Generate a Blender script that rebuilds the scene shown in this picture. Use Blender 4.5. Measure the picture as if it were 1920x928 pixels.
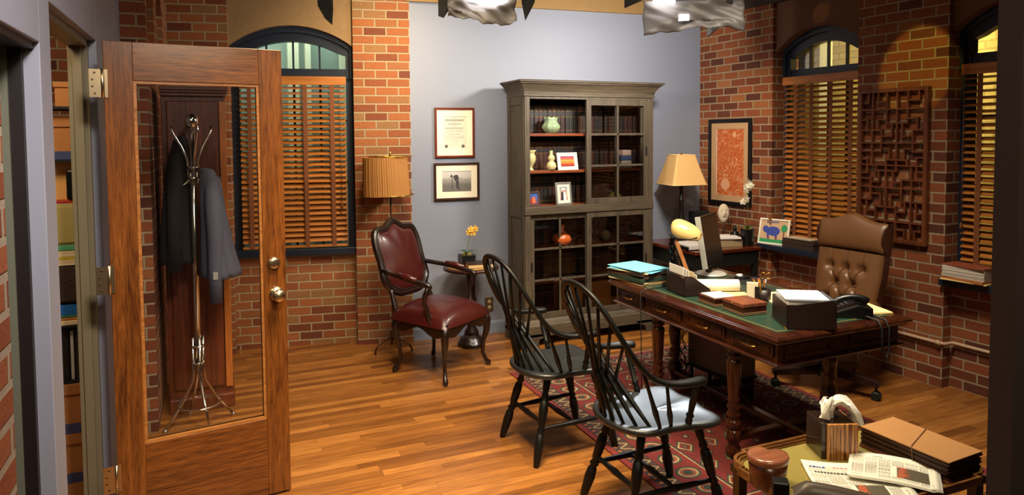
import bpy, bmesh, math, random
from mathutils import Vector, Matrix
R_ = random.Random(7)
for o in list(bpy.data.objects): bpy.data.objects.remove(o)
SC = bpy.context.scene
COL = SC.collection
rad = math.radians

# ---------------------------------------------------------------- camera
CAM_H = 1.67
YAW, PIT, ROL = rad(23.4), rad(2.75), rad(-0.44)
cp, sp, cr, sr = math.cos(PIT), math.sin(PIT), math.cos(ROL), math.sin(ROL)
rz = Matrix.Rotation(-YAW, 3, 'Z')
r0, d0, f0 = Vector((1, 0, 0)), Vector((0, -sp, -cp)), Vector((0, cp, -sp))
RR, DD, FF = rz @ (r0*cr - d0*sr), rz @ (r0*sr + d0*cr), rz @ f0
cam_d = bpy.data.cameras.new('camera'); cam = bpy.data.objects.new('camera', cam_d); COL.objects.link(cam)
cam.matrix_world = Matrix(((RR.x, -DD.x, -FF.x, 0), (RR.y, -DD.y, -FF.y, 0), (RR.z, -DD.z, -FF.z, CAM_H), (0, 0, 0, 1)))
cam_d.sensor_width = 36; cam_d.lens = 1288/1920*36
cam_d.shift_y = -(464-318)/1920
cam_d.clip_start = 0.05
SC.camera = cam

# ---------------------------------------------------------------- world, exposure, big lights
SC.view_settings.view_transform = 'Standard'; SC.view_settings.look = 'None'
SC.view_settings.exposure = 0.0; SC.view_settings.gamma = 1; SC.view_settings.use_curve_mapping = False
w = bpy.data.worlds.new('world'); SC.world = w; w.use_nodes = True
w.node_tree.nodes['Background'].inputs[0].default_value = (1.0, 0.78, 0.6, 1)
w.node_tree.nodes['Background'].inputs[1].default_value = 0.024

def area(name, loc, target, size, power, col, sy=None, spread=180):
    l = bpy.data.lights.new(name, 'AREA'); l.energy = power; l.color = col; l.size = size
    if sy: l.shape = 'RECTANGLE'; l.size_y = sy
    l.spread = rad(spread)
    o = bpy.data.objects.new(name, l); COL.objects.link(o); o.location = loc
    o.rotation_euler = (Vector(target)-Vector(loc)).to_track_quat('-Z', 'Y').to_euler()
    return o
def spot(name, loc, target, power, col, angle, blend=0.3, rad_=0.05):
    l = bpy.data.lights.new(name, 'SPOT'); l.energy = power; l.color = col; l.spot_size = rad(angle); l.spot_blend = blend
    l.shadow_soft_size = rad_
    o = bpy.data.objects.new(name, l); COL.objects.link(o); o.location = loc
    o.rotation_euler = (Vector(target)-Vector(loc)).to_track_quat('-Z', 'Y').to_euler()
    return o
WARM = (1.0, 0.80, 0.50)
area('light_center', (0.9, 2.4, 3.3), (1.1, 3.1, 0), 0.8, 62, WARM, spread=88)
area('light_desk', (2.5, 2.3, 3.3), (2.7, 3.0, 0.7), 0.6, 46, (1.0, 0.87, 0.68), spread=95)
area('light_left_wall', (0.35, 0.9, 3.1), (-0.46, 2.6, 1.3), 0.4, 15, (1.0, 0.9, 0.82), spread=70)  # unseen light added to brighten the left wall and jambs
area('light_front', (0.9, -0.6, 2.9), (2.2, 3.2, 0.5), 1.0, 15, WARM, spread=120)
area('light_hall', (-1.1, 3.0, 2.7), (-0.75, 3.9, 0.9), 0.4, 20, (1.0, 0.76, 0.5))
area('light_back_left', (1.2, 4.3, 3.2), (1.25, 5.5, 1.9), 0.4, 12, (1.0, 0.78, 0.46), spread=80)
spot('spot_picture_pier', (2.9, 4.0, 2.75), (4.2, 4.6, 1.3), 62, (1.0, 0.72, 0.42), 60, 1.0)
spot('spot_seat', (3.0, 4.55, 2.75), (1.85, 2.5, 0.44), 400, (0.84, 0.92, 1.0), 13, 0.6, 0.12)
spot('spot_yellow', (2.7, 2.6, 3.1), (4.33, 3.16, 2.1), 85, (1.0, 0.74, 0.10), 15, 0.15, 0.02)
spot('spot_notch', (2.7, 3.2, 3.05), (4.36, 3.97, 2.59), 16, (1.0, 0.72, 0.2), 4.6, 0.1, 0.005)
area('light_outside_left', (0.6, 6.6, 3.0), (0.6, 7.0, 1.6), 1.2, 24, (0.90, 1.0, 0.94))
area('light_outside_right', (5.0, 4.0, 3.0), (5.9, 4.0, 1.8), 0.8, 60, (1.0, 0.84, 0.38))

# ---------------------------------------------------------------- materials
def lin(c):
    r = []
    for v in c:
        v = v/255
        r.append(v/12.92 if v <= 0.04045 else ((v+0.055)/1.055)**2.4)
    return (*r, 1)
def newmat(name):
    m = bpy.data.materials.new(name); m.use_nodes = True
    nt = m.node_tree; return m, nt, nt.nodes['Principled BSDF']
def N(nt, t, **kw):
    n = nt.nodes.new(t)
    for k, v in kw.items():
        if k.startswith('i_'): n.inputs[k[2:].replace('_', ' ')].default_value = v
        else: setattr(n, k, v)
    return n
_c = {}
def plain(name, rgb, rough=0.5, metal=0.0, bump=0.0, bscale=60, var=0.0, spec=0.5, coat=0.0, sss=0):
    if name in _c: return _c[name]
    m, nt, b = newmat(name)
    b.inputs['Base Color'].default_value = lin(rgb); b.inputs['Roughness'].default_value = rough
    b.inputs['Metallic'].default_value = metal; b.inputs['Specular IOR Level'].default_value = spec
    b.inputs['Coat Weight'].default_value = coat; b.inputs['Coat Roughness'].default_value = 0.12
    if var or bump:
        tc = N(nt, 'ShaderNodeTexCoord'); no = N(nt, 'ShaderNodeTexNoise', i_Scale=bscale, i_Detail=4.0)
        nt.links.new(tc.outputs['Object'], no.inputs['Vector'])
        if var:
            mx = N(nt, 'ShaderNodeMix', data_type='RGBA')
            c = lin(rgb); mx.inputs[6].default_value = tuple(x*(1-var) for x in c[:3])+(1,); mx.inputs[7].default_value = tuple(min(1, x*(1+var)) for x in c[:3])+(1,)
            nt.links.new(no.outputs['Fac'], mx.inputs[0]); nt.links.new(mx.outputs[2], b.inputs['Base Color'])
        if bump:
            bp = N(nt, 'ShaderNodeBump', i_Strength=bump, i_Distance=0.004)
            nt.links.new(no.outputs['Fac'], bp.inputs['Height']); nt.links.new(bp.outputs[0], b.inputs['Normal'])
    _c[name] = m; return m
def wood(name, dark, light, axis='X', rough=0.35, scale=14, stretch=14, coat=0.0, spec=0.5):
    if name in _c: return _c[name]
    m, nt, b = newmat(name)
    tc = N(nt, 'ShaderNodeTexCoord'); mp = N(nt, 'ShaderNodeMapping')
    s = [scale]*3; s['XYZ'.index(axis)] = scale/stretch; mp.inputs['Scale'].default_value = s
    n1 = N(nt, 'ShaderNodeTexNoise', i_Scale=1.0, i_Detail=6.0, i_Roughness=0.65, i_Distortion=1.4)
    n2 = N(nt, 'ShaderNodeTexNoise', i_Scale=7.0, i_Detail=3.0)
    rp = N(nt, 'ShaderNodeValToRGB'); rp.color_ramp.elements[0].position = 0.36; rp.color_ramp.elements[1].position = 0.66
    rp.color_ramp.elements[0].color = lin(dark); rp.color_ramp.elements[1].color = lin(light)
    mx = N(nt, 'ShaderNodeMix', data_type='FLOAT'); mx.inputs[0].default_value = 0.4
    L = nt.links.new
    L(tc.outputs['Object'], mp.inputs['Vector']); L(mp.outputs[0], n1.inputs['Vector']); L(mp.outputs[0], n2.inputs['Vector'])
    L(n1.outputs['Fac'], mx.inputs[2]); L(n2.outputs['Fac'], mx.inputs[3]); L(mx.outputs[0], rp.inputs['Fac']); L(rp.outputs[0], b.inputs['Base Color'])
    b.inputs['Roughness'].default_value = rough; b.inputs['Coat Weight'].default_value = coat; b.inputs['Coat Roughness'].default_value = 0.1
    b.inputs['Specular IOR Level'].default_value = spec
    bp = N(nt, 'ShaderNodeBump', i_Strength=0.15, i_Distance=0.002); L(mx.outputs[0], bp.inputs['Height']); L(bp.outputs[0], b.inputs['Normal'])
    _c[name] = m; return m
def brickmat(name, w=0.172, h=0.0676, tones=None, mortar=(150, 130, 102), rough=0.82, msize=0.0068, offx=0.0, offy=0.0):
    m, nt, b = newmat(name); L = nt.links.new
    uv = N(nt, 'ShaderNodeUVMap'); mp = N(nt, 'ShaderNodeMapping'); mp.inputs['Location'].default_value = (offx, offy, 0)
    nz = N(nt, 'ShaderNodeTexNoise', i_Scale=14.0, i_Detail=3.0); ad = N(nt, 'ShaderNodeVectorMath', operation='MULTIPLY_ADD')
    ad.inputs[1].default_value = (0.004, 0.004, 0)
    L(uv.outputs[0], mp.inputs['Vector']); L(mp.outputs[0], nz.inputs['Vector']); L(nz.outputs['Color'], ad.inputs[0]); L(mp.outputs[0], ad.inputs[2])
    br = N(nt, 'ShaderNodeTexBrick', i_Scale=1.0, i_Mortar_Size=msize, i_Mortar_Smooth=0.25, i_Bias=0.0, i_Brick_Width=w, i_Row_Height=h)
    br.inputs['Color1'].default_value = (0, 0, 0, 1); br.inputs['Color2'].default_value = (1, 1, 1, 1); br.inputs['Mortar'].default_value = (0.5, 0.5, 0.5, 1)
    L(ad.outputs[0], br.inputs['Vector'])
    rp = N(nt, 'ShaderNodeValToRGB'); tones = tones or [(80, 36, 19), (116, 56, 27), (140, 74, 35), (130, 64, 31), (154, 96, 50)]
    el = rp.color_ramp.elements; el[0].position = 0; el[0].color = lin(tones[0]); el[1].position = 1; el[1].color = lin(tones[-1])
    for i, t in enumerate(tones[1:-1]):
        e = el.new((i+1)/(len(tones)-1)); e.color = lin(t)
    L(br.outputs['Color'], rp.inputs['Fac'])
    n2 = N(nt, 'ShaderNodeTexNoise', i_Scale=60.0, i_Detail=5.0, i_Roughness=0.7); L(mp.outputs[0], n2.inputs['Vector'])
    mul = N(nt, 'ShaderNodeMix', data_type='RGBA', blend_type='MULTIPLY'); mul.inputs[0].default_value = 0.55
    r2 = N(nt, 'ShaderNodeValToRGB'); r2.color_ramp.elements[0].position = 0.3; r2.color_ramp.elements[0].color = (0.45, 0.45, 0.45, 1); r2.color_ramp.elements[1].position = 0.62
    L(n2.outputs['Fac'], r2.inputs['Fac']); L(rp.outputs[0], mul.inputs[6]); L(r2.outputs[0], mul.inputs[7])
    fin = N(nt, 'ShaderNodeMix', data_type='RGBA'); fin.inputs[7].default_value = lin(mortar)
    L(mul.outputs[2], fin.inputs[6]); L(br.outputs['Fac'], fin.inputs[0]); L(fin.outputs[2], b.inputs['Base Color'])
    b.inputs['Roughness'].default_value = rough
    hm = N(nt, 'ShaderNodeMath', operation='MULTIPLY_ADD'); hm.inputs[1].default_value = -1.0
    sm = N(nt, 'ShaderNodeMath', operation='MULTIPLY'); sm.inputs[1].default_value = 0.35
    L(n2.outputs['Fac'], sm.inputs[0]); L(br.outputs['Fac'], hm.inputs[0]); L(sm.outputs[0], hm.inputs[2])
    bp = N(nt, 'ShaderNodeBump', i_Strength=0.9, i_Distance=0.008); L(hm.outputs[0], bp.inputs['Height']); L(bp.outputs[0], b.inputs['Normal'])
    return m
def glassmat(name='glass', tint=(1, 1, 1, 1), refl=1.0):
    if name in _c: return _c[name]
    m, nt, b = newmat(name); L = nt.links.new
    tr = N(nt, 'ShaderNodeBsdfTransparent'); tr.inputs[0].default_value = tint
    gl = N(nt, 'ShaderNodeBsdfGlossy'); gl.inputs['Roughness'].default_value = 0.02
    fr = N(nt, 'ShaderNodeFresnel', i_IOR=1.5); mx = N(nt, 'ShaderNodeMixShader'); ml = N(nt, 'ShaderNodeMath', operation='MULTIPLY'); ml.inputs[1].default_value = refl
    L(fr.outputs[0], ml.inputs[0]); L(ml.outputs[0], mx.inputs[0]); L(tr.outputs[0], mx.inputs[1]); L(gl.outputs[0], mx.inputs[2])
    L(mx.outputs[0], nt.nodes['Material Output'].inputs[0]); _c[name] = m; return m
def emis(name, rgb, s):
    m, nt, b = newmat(name); b.inputs['Base Color'].default_value = lin(rgb)
    b.inputs['Emission Color'].default_value = lin(rgb); b.inputs['Emission Strength'].default_value = s; return m

# ---------------------------------------------------------------- mesh builder
class MB:
    def __init__(s): s.v = []; s.f = []; s.sm = []
    def add(s, vs, fs, smooth=False):
        b = len(s.v); s.v += [tuple(v) for v in vs]
        for f in fs: s.f.append([i+b for i in f]); s.sm.append(smooth)
        return s
    def box(s, x0, x1, y0, y1, z0, z1, M=None):
        vs = [Vector((x, y, z)) for z in (z0, z1) for y in (y0, y1) for x in (x0, x1)]
        if M: vs = [M @ v for v in vs]
        return s.add(vs, [(0, 2, 3, 1), (4, 5, 7, 6), (0, 1, 5, 4), (2, 6, 7, 3), (0, 4, 6, 2), (1, 3, 7, 5)])
    def prism(s, poly, a, b, axis='Y', M=None, smooth=False):
        def p(u, v, d): return Vector({'Y': (u, d, v), 'X': (d, u, v), 'Z': (u, v, d)}[axis])
        n = len(poly); vs = [p(u, v, a) for u, v in poly]+[p(u, v, b) for u, v in poly]
        if M: vs = [M @ v for v in vs]
        s.add(vs, [tuple(range(n))[::-1], tuple(range(n, 2*n))])
        b0 = len(s.v)-2*n
        for i in range(n):
            j = (i+1) % n; s.f.append([b0+i, b0+j, b0+n+j, b0+n+i]); s.sm.append(smooth)
        return s
    def ring(s, outer, inner, a, b, axis='Y'):          # solid between two equal length closed contours
        def p(u, v, d): return {'Y': (u, d, v), 'X': (d, u, v), 'Z': (u, v, d)}[axis]
        n = len(outer); vs = [p(*q, a) for q in outer]+[p(*q, a) for q in inner]+[p(*q, b) for q in outer]+[p(*q, b) for q in inner]
        fs = []
        for i in range(n):
            j = (i+1) % n
            fs += [(i, j, n+j, n+i), (2*n+i, 3*n+i, 3*n+j, 2*n+j), (i, 2*n+i, 2*n+j, j), (n+i, n+j, 3*n+j, 3*n+i)]
        return s.add(vs, fs)
    def lathe(s, prof, n=20, c=(0, 0, 0), M=None, rip=0, ripn=0, sq=0):
        vs = []; m = len(prof)
        for r, z in prof:
            for k in range(n):
                a = 2*math.pi*k/n; q = r*(1+rip*math.cos(ripn*a))
                v = Vector((c[0]+q*math.cos(a), c[1]+q*math.sin(a), c[2]+z)); vs.append(M @ v if M else v)
        fs = []
        for i in range(m-1):
            for k in range(n):
                j = (k+1) % n; fs.append((i*n+k, i*n+j, (i+1)*n+j, (i+1)*n+k))
        s.add(vs, fs, True)
        b0 = len(s.v)-len(vs)
        s.f.append([b0+k for k in range(n)][::-1]); s.sm.append(False); s.f.append([b0+(m-1)*n+k for k in range(n)]); s.sm.append(False)
        return s
    def tube(s, pts, r, n=8, closed=False, flat=1.0, up=None):
        pts = [Vector(p) for p in pts]; m = len(pts); rs = r if isinstance(r, (list, tuple)) else [r]*m
        u = None; vs = []
        for i in range(m):
            if closed: t = pts[(i+1) % m]-pts[i-1]
            else: t = pts[min(i+1, m-1)]-pts[max(i-1, 0)]
            t.normalize()
            if u is None:
                ref = Vector(up) if up else (Vector((0, 0, 1)) if abs(t.z) < 0.9 else Vector((1, 0, 0)))
                u = (ref-t*ref.dot(t)).normalized()
            else: u = (u-t*u.dot(t)).normalized()
            wv = t.cross(u)
            for k in range(n):
                a = 2*math.pi*k/n; vs.append(pts[i]+u*rs[i]*math.cos(a)*flat+wv*rs[i]*math.sin(a))
        fs = []
        for i in range(m if closed else m-1):
            i2 = (i+1) % m
            for k in range(n):
                j = (k+1) % n; fs.append((i*n+k, i*n+j, i2*n+j, i2*n+k))
        s.add(vs, fs, True)
        if not closed:
            b0 = len(s.v)-len(vs); s.f.append([b0+k for k in range(n)][::-1]); s.sm.append(False)
            s.f.append([b0+(m-1)*n+k for k in range(n)]); s.sm.append(False)
        return s
    def turned(s, p0, p1, prof, n=12):                    # prof: (t, r) along p0-p1
        p0, p1 = Vector(p0), Vector(p1)
        return s.tube([p0.lerp(p1, t) for t, r in prof], [r for t, r in prof], n)
    def grid(s, fn, nu, nv, smooth=True, flip=False):
        vs = [fn(i/nu, j/nv) for j in range(nv+1) for i in range(nu+1)]; fs = []
        for j in range(nv):
            for i in range(nu):
                a = j*(nu+1)+i; q = (a, a+1, a+nu+2, a+nu+1); fs.append(q[::-1] if flip else q)
        return s.add(vs, fs, smooth)
    def build(s, name, mat=None, parent=None, bevel=0.0, uv=False, sub=0, solid=0.0, loc=None, rotz=None, seg=2):
        me = bpy.data.meshes.new(name); me.from_pydata(s.v, [], s.f)
        for p, q in zip(me.polygons, s.sm): p.use_smooth = q
        bm = bmesh.new(); bm.from_mesh(me); bmesh.ops.recalc_face_normals(bm, faces=bm.faces); bm.to_mesh(me); bm.free()
        if uv:
            ul = me.uv_layers.new(name='UVMap')
            for p in me.polygons:
                n = p.normal
                for li in p.loop_indices:
                    v = me.vertices[me.loops[li].vertex_index].co
                    if abs(n.x) > 0.7: ul.data[li].uv = (v.x+v.y, v.z)
                    elif abs(n.z) > 0.7: ul.data[li].uv = (v.x, v.y)
                    else: ul.data[li].uv = (v.x, v.z)
        o = bpy.data.objects.new(name, me); COL.objects.link(o)
        if mat: me.materials.append(mat)
        if parent: o.parent = parent
        if loc: o.location = loc
        if rotz is not None: o.rotation_euler = (0, 0, rotz)
        if solid: md = o.modifiers.new('solid', 'SOLIDIFY'); md.thickness = solid; md.offset = 0
        if bevel:
            md = o.modifiers.new('bevel', 'BEVEL'); md.width = bevel; md.segments = seg; md.limit_method = 'ANGLE'; md.angle_limit = rad(40); md.use_clamp_overlap = True
        if sub: md = o.modifiers.new('sub', 'SUBSURF'); md.levels = sub; md.render_levels = sub
        return o
def box(x0, x1, y0, y1, z0, z1): return MB().box(x0, x1, y0, y1, z0, z1)
def tag(o, label, cat, group=None):
    o['label'] = label; o['category'] = cat
    if group: o['group'] = group
    return o
def thing(name, label, cat, loc=(0, 0, 0), rotz=0.0, group=None):
    o = bpy.data.objects.new(name, None); COL.objects.link(o); o.location = loc; o.rotation_euler = (0, 0, rotz)
    o.empty_display_size = 0.1
    return tag(o, label, cat, group)
def copytree(root, loc, rotz, label, group=None):
    r = root.copy(); COL.objects.link(r); r.location = loc; r.rotation_euler = (0, 0, rotz); r['label'] = label
    if group: r['group'] = group
    def rec(src, dst):
        for ch in [c for c in bpy.data.objects if c.parent == src]:
            d = ch.copy(); COL.objects.link(d); d.parent = dst; rec(ch, d)
    rec(root, r); return r
def struct(o): o['kind'] = 'structure'; return o

# ---------------------------------------------------------------- shared materials
M_brick = brickmat('brick_red')
M_brick_back = brickmat('brick_orange', w=0.180, tones=[(104, 48, 24), (134, 70, 34), (158, 92, 46), (146, 82, 40), (140, 102, 60)], mortar=(158, 138, 106), offy=0.02)
M_brick_big = brickmat('brick_near', w=0.205, h=0.0676, tones=[(134, 66, 38), (160, 84, 48), (172, 98, 58)], mortar=(176, 160, 140), msize=0.010)
M_brick_dark = brickmat('brick_dark', w=0.18, tones=[(70, 28, 16), (94, 40, 22), (112, 52, 28)], mortar=(120, 100, 72))
M_blue = plain('blue_paint', (128, 133, 148), 0.55, bump=0.15, bscale=180, var=0.03)
M_blue2 = plain('blue_grey_paint', (136, 138, 152), 0.5, bump=0.1, bscale=150, var=0.03)
M_navy = plain('navy_trim', (26, 34, 48), 0.35, var=0.1)
M_plaster = plain('plaster', (142, 112, 74), 0.85, bump=0.3, bscale=25, var=0.18)
M_plaster_d = plain('plaster_brown', (110, 74, 54), 0.85, bump=0.3, bscale=25, var=0.12)
M_tan = plain('tan_beam', (140, 108, 62), 0.7, var=0.12, bscale=12)
M_oliveframe = plain('olive_frame', (112, 102, 78), 0.45, var=0.05)
M_soffit = plain('soffit_brown', (116, 84, 62), 0.6)
M_slat = wood('blind_wood', (146, 84, 30), (196, 124, 54), 'X', 0.4, 10)
M_tape = plain('blind_tape', (118, 66, 30), 0.8)
M_desk = wood('mahogany', (26, 10, 5), (74, 32, 14), 'Y', 0.22, 16, coat=0.4)
M_deskv = wood('mahogany_v', (28, 11, 5), (80, 35, 15), 'Z', 0.22, 16, coat=0.4)
M_black = plain('black_lacquer', (7, 8, 8), 0.45, spec=0.32)
M_blackseat = plain('black_sheen_seat', (22, 26, 28), 0.40, spec=0.9)  # paler, glossier black puts lamp sheen into the seat colour
M_blackp = plain('black_plastic', (12, 12, 13), 0.35)
M_dark = plain('near_black', (8, 8, 9), 0.6)
M_gold = plain('brass', (190, 145, 60), 0.28, 1.0)
M_chrome = plain('chrome', (205, 200, 190), 0.15, 1.0)
M_nickel = plain('satin_nickel', (190, 172, 140), 0.3, 1.0)
M_greywood = wood('weathered_grey_wood', (48, 40, 30), (92, 79, 60), 'Z', 0.6, 22, 18)
M_greywoodx = wood('weathered_grey_wood_x', (48, 40, 30), (92, 79, 60), 'X', 0.6, 22, 18)
M_shelf = wood('shelf_brown', (92, 40, 14), (140, 66, 26), 'X', 0.4, 16)
M_cabback = wood('cabinet_back', (26, 10, 6), (48, 20, 10), 'Z', 0.6, 16)
M_glass = glassmat()
M_glassdoor = glassmat('door_glass', refl=0.9)
M_white = plain('white_paper', (225, 222, 214), 0.7)
M_card = plain('cardboard', (176, 116, 60), 0.75, var=0.06, bscale=30)
M_manila = plain('manila', (222, 190, 130), 0.65)
M_maroon = plain('oxblood_leather', (62, 15, 12), 0.33, bump=0.12, bscale=240, coat=0.25, var=0.12)
M_carved = wood('carved_dark_wood', (13, 6, 4), (34, 15, 9), 'Z', 0.32, 20, coat=0.3)
M_brown = plain('brown_leather', (106, 70, 40), 0.38, bump=0.1, bscale=220, var=0.06)
M_blackbox = plain('dark_leather', (34, 20, 17), 0.42, bump=0.15, bscale=260)
M_ivory = plain('cream_glass', (214, 182, 116), 0.28)
M_shade = plain('lamp_shade_fabric', (206, 164, 104), 0.8, bump=0.1, bscale=300)

# ---------------------------------------------------------------- floor
def floor_material():
    m, nt, b = newmat('oak_strip_floor'); L = nt.links.new
    tc = N(nt, 'ShaderNodeTexCoord')
    br = N(nt, 'ShaderNodeTexBrick', i_Scale=1.0, i_Mortar_Size=0.0007, i_Mortar_Smooth=0.2, i_Bias=0.0, i_Brick_Width=0.75, i_Row_Height=0.057)
    br.offset = 0.5; br.offset_frequency = 2
    br.inputs['Color1'].default_value = (0, 0, 0, 1); br.inputs['Color2'].default_value = (1, 1, 1, 1); br.inputs['Mortar'].default_value = (0.2, 0.2, 0.2, 1)
    sp_ = N(nt, 'ShaderNodeSeparateXYZ'); L(tc.outputs['Object'], sp_.inputs[0]); dv = N(nt, 'ShaderNodeMath', operation='DIVIDE'); dv.inputs[1].default_value = 0.057; L(sp_.outputs['Y'], dv.inputs[0])
    fo = N(nt, 'ShaderNodeMath', operation='FLOOR'); L(dv.outputs[0], fo.inputs[0]); wn = N(nt, 'ShaderNodeTexWhiteNoise', noise_dimensions='1D'); L(fo.outputs[0], wn.inputs['W'])
    sh = N(nt, 'ShaderNodeMath', operation='MULTIPLY_ADD'); sh.inputs[1].default_value = 7.3; L(wn.outputs['Value'], sh.inputs[0]); L(sp_.outputs['X'], sh.inputs[2])
    cb_ = N(nt, 'ShaderNodeCombineXYZ'); L(sh.outputs[0], cb_.inputs['X']); L(sp_.outputs['Y'], cb_.inputs['Y']); L(cb_.outputs[0], br.inputs['Vector'])
    rp = N(nt, 'ShaderNodeValToRGB'); el = rp.color_ramp.elements
    el[0].color = lin((110, 66, 27)); el[1].color = lin((168, 112, 54)); e = el.new(0.35); e.color = lin((134, 84, 36)); e = el.new(0.7); e.color = lin((150, 96, 43))
    L(br.outputs['Color'], rp.inputs['Fac'])
    mp = N(nt, 'ShaderNodeMapping'); mp.inputs['Scale'].default_value = (1.6, 22, 1)
    off = N(nt, 'ShaderNodeVectorMath', operation='MULTIPLY_ADD'); off.inputs[1].default_value = (13, 5, 0)
    L(br.outputs['Color'], off.inputs[0]); L(tc.outputs['Object'], off.inputs[2]); L(off.outputs[0], mp.inputs['Vector'])
    n1 = N(nt, 'ShaderNodeTexNoise', i_Scale=2.6, i_Detail=7.0, i_Roughness=0.65, i_Distortion=1.1); L(mp.outputs[0], n1.inputs['Vector'])
    r2 = N(nt, 'ShaderNodeValToRGB'); r2.color_ramp.elements[0].position = 0.33; r2.color_ramp.elements[0].color = (0.45, 0.38, 0.32, 1); r2.color_ramp.elements[1].position = 0.6; r2.color_ramp.elements[1].color = (1.08, 1.08, 1.08, 1)
    L(n1.outputs['Fac'], r2.inputs['Fac'])
    mu = N(nt, 'ShaderNodeMix', data_type='RGBA', blend_type='MULTIPLY'); mu.inputs[0].default_value = 0.75
    L(rp.outputs[0], mu.inputs[6]); L(r2.outputs[0], mu.inputs[7])
    fin = N(nt, 'ShaderNodeMix', data_type='RGBA'); fin.inputs[7].default_value = lin((66, 32, 14)); L(br.outputs['Fac'], fin.inputs[0]); L(mu.outputs[2], fin.inputs[6])
    L(fin.outputs[2], b.inputs['Base Color']); b.inputs['Roughness'].default_value = 0.3; b.inputs['Coat Weight'].default_value = 0.15; b.inputs['Coat Roughness'].default_value = 0.25
    bp = N(nt, 'ShaderNodeBump', i_Strength=0.2, i_Distance=0.001); L(n1.outputs['Fac'], bp.inputs['Height']); L(bp.outputs[0], b.inputs['Normal'])
    return m
struct(box(-3.2, 6.0, -1.6, 7.4, -0.08, 0.0).build('floor', floor_material()))
struct(box(-3.2, 6.4, -1.6, 7.6, 3.75, 3.85).build('light_block', plain('light_block_black', (26, 22, 20), 0.9)))  # unseen cover added over the open set to block world light

# ---------------------------------------------------------------- walls in their own frames (local x along, y outward, z up)
def frame(p0, d):
    a = math.atan2(d[1], d[0]); return (p0[0], p0[1], 0), a
F1 = frame((1.46, 5.43), (1, -0.2))
F2 = frame((1.46, 5.45), (1, -0.08))
F3 = frame((4.33, 2.95), (0.061, -1))
def W(F, p):                                              # local wall coordinates to world
    a = F[1]; return Vector((F[0][0]+p[0]*math.cos(a)-p[1]*math.sin(a), F[0][1]+p[0]*math.sin(a)+p[1]*math.cos(a), p[2]))
def arch(u0, u1, zs, zc, n=18):                            # arc points from left spring to right spring
    w_ = (u1-u0)/2; h = zc-zs; R = (w_*w_+h*h)/(2*h); cx = (u0+u1)/2; cz = zc-R; a0 = math.asin(min(1, w_/R))
    return [(cx+R*math.sin(-a0+2*a0*i/n), cz+R*math.cos(-a0+2*a0*i/n)) for i in range(n+1)]
# back wall, brick part
b = MB(); b.box(-0.445, 0.0, 0, 0.3, 0, 3.4); b.box(-3.3, -1.375, 0.0, 0.3, 0, 3.4); b.box(-1.375, -0.445, 0.09, 0.3, 0, 0.745)
struct(b.build('wall_back', M_brick_back, loc=F1[0], rotz=F1[1], uv=True))
ar = arch(-1.375, -0.445, 2.39, 2.55)
struct(MB().prism([(-1.375, 3.4)]+ar[:1]+ar[1:]+[(-0.445, 3.4)], 0.03, 0.3).build('trim_1', M_plaster, loc=F1[0], rotz=F1[1]))
# blue wall
b = box(0.0, 2.76, 0.0, 0.14, 0, 2.76).build('wall_blue', M_blue, loc=F2[0], rotz=F2[1]); struct(b)
struct(MB().prism([(0, 0), (-0.016, 0), (-0.016, 0.085), (-0.006, 0.107), (0, 0.107)], 0.0, 2.72, 'X').build('baseboard_back', plain('base_blue', (120, 128, 150), 0.45), loc=F2[0], rotz=F2[1]))
struct(box(-0.02, 2.76, -0.03, 0.14, 2.76, 3.1).build('trim_2', M_tan, loc=F2[0], rotz=F2[1]))
# right wall
b = MB(); b.box(-2.4, -1.427, 0, 0.3, 0, 2.75); b.box(-0.644, 0.0, 0, 0.3, 0, 3.1); b.box(-1.427, -0.644, 0.1, 0.3, 0, 0.72); b.box(0.0, 0.8, 0.09, 0.3, 0, 0.72); b.box(0.8, 1.7, 0, 0.3, 0, 3.1)
struct(b.build('wall_right', M_brick, loc=F3[0], rotz=F3[1], uv=True))
ar = arch(-1.427, -0.644, 2.352, 2.514)
struct(MB().prism([(-1.427, 3.1)]+ar+[(-0.644, 3.1)], 0.04, 0.3).build('trim_3', M_plaster_d, loc=F3[0], rotz=F3[1]))
ar = arch(0.0, 0.8, 2.33, 2.49)
struct(MB().prism([(0.0, 3.1)]+ar+[(0.8, 3.1)], 0.04, 0.3).build('trim_4', M_plaster_d, loc=F3[0], rotz=F3[1]))
struct(box(-2.4, -0.9, -0.02, 0.3, 2.75, 3.1).build('pier_top_shade', plain('unlit_brick_dark', (52, 38, 30), 0.8), loc=F3[0], rotz=F3[1]))  # dark block paints the unlit shade on the brick above the pier

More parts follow.
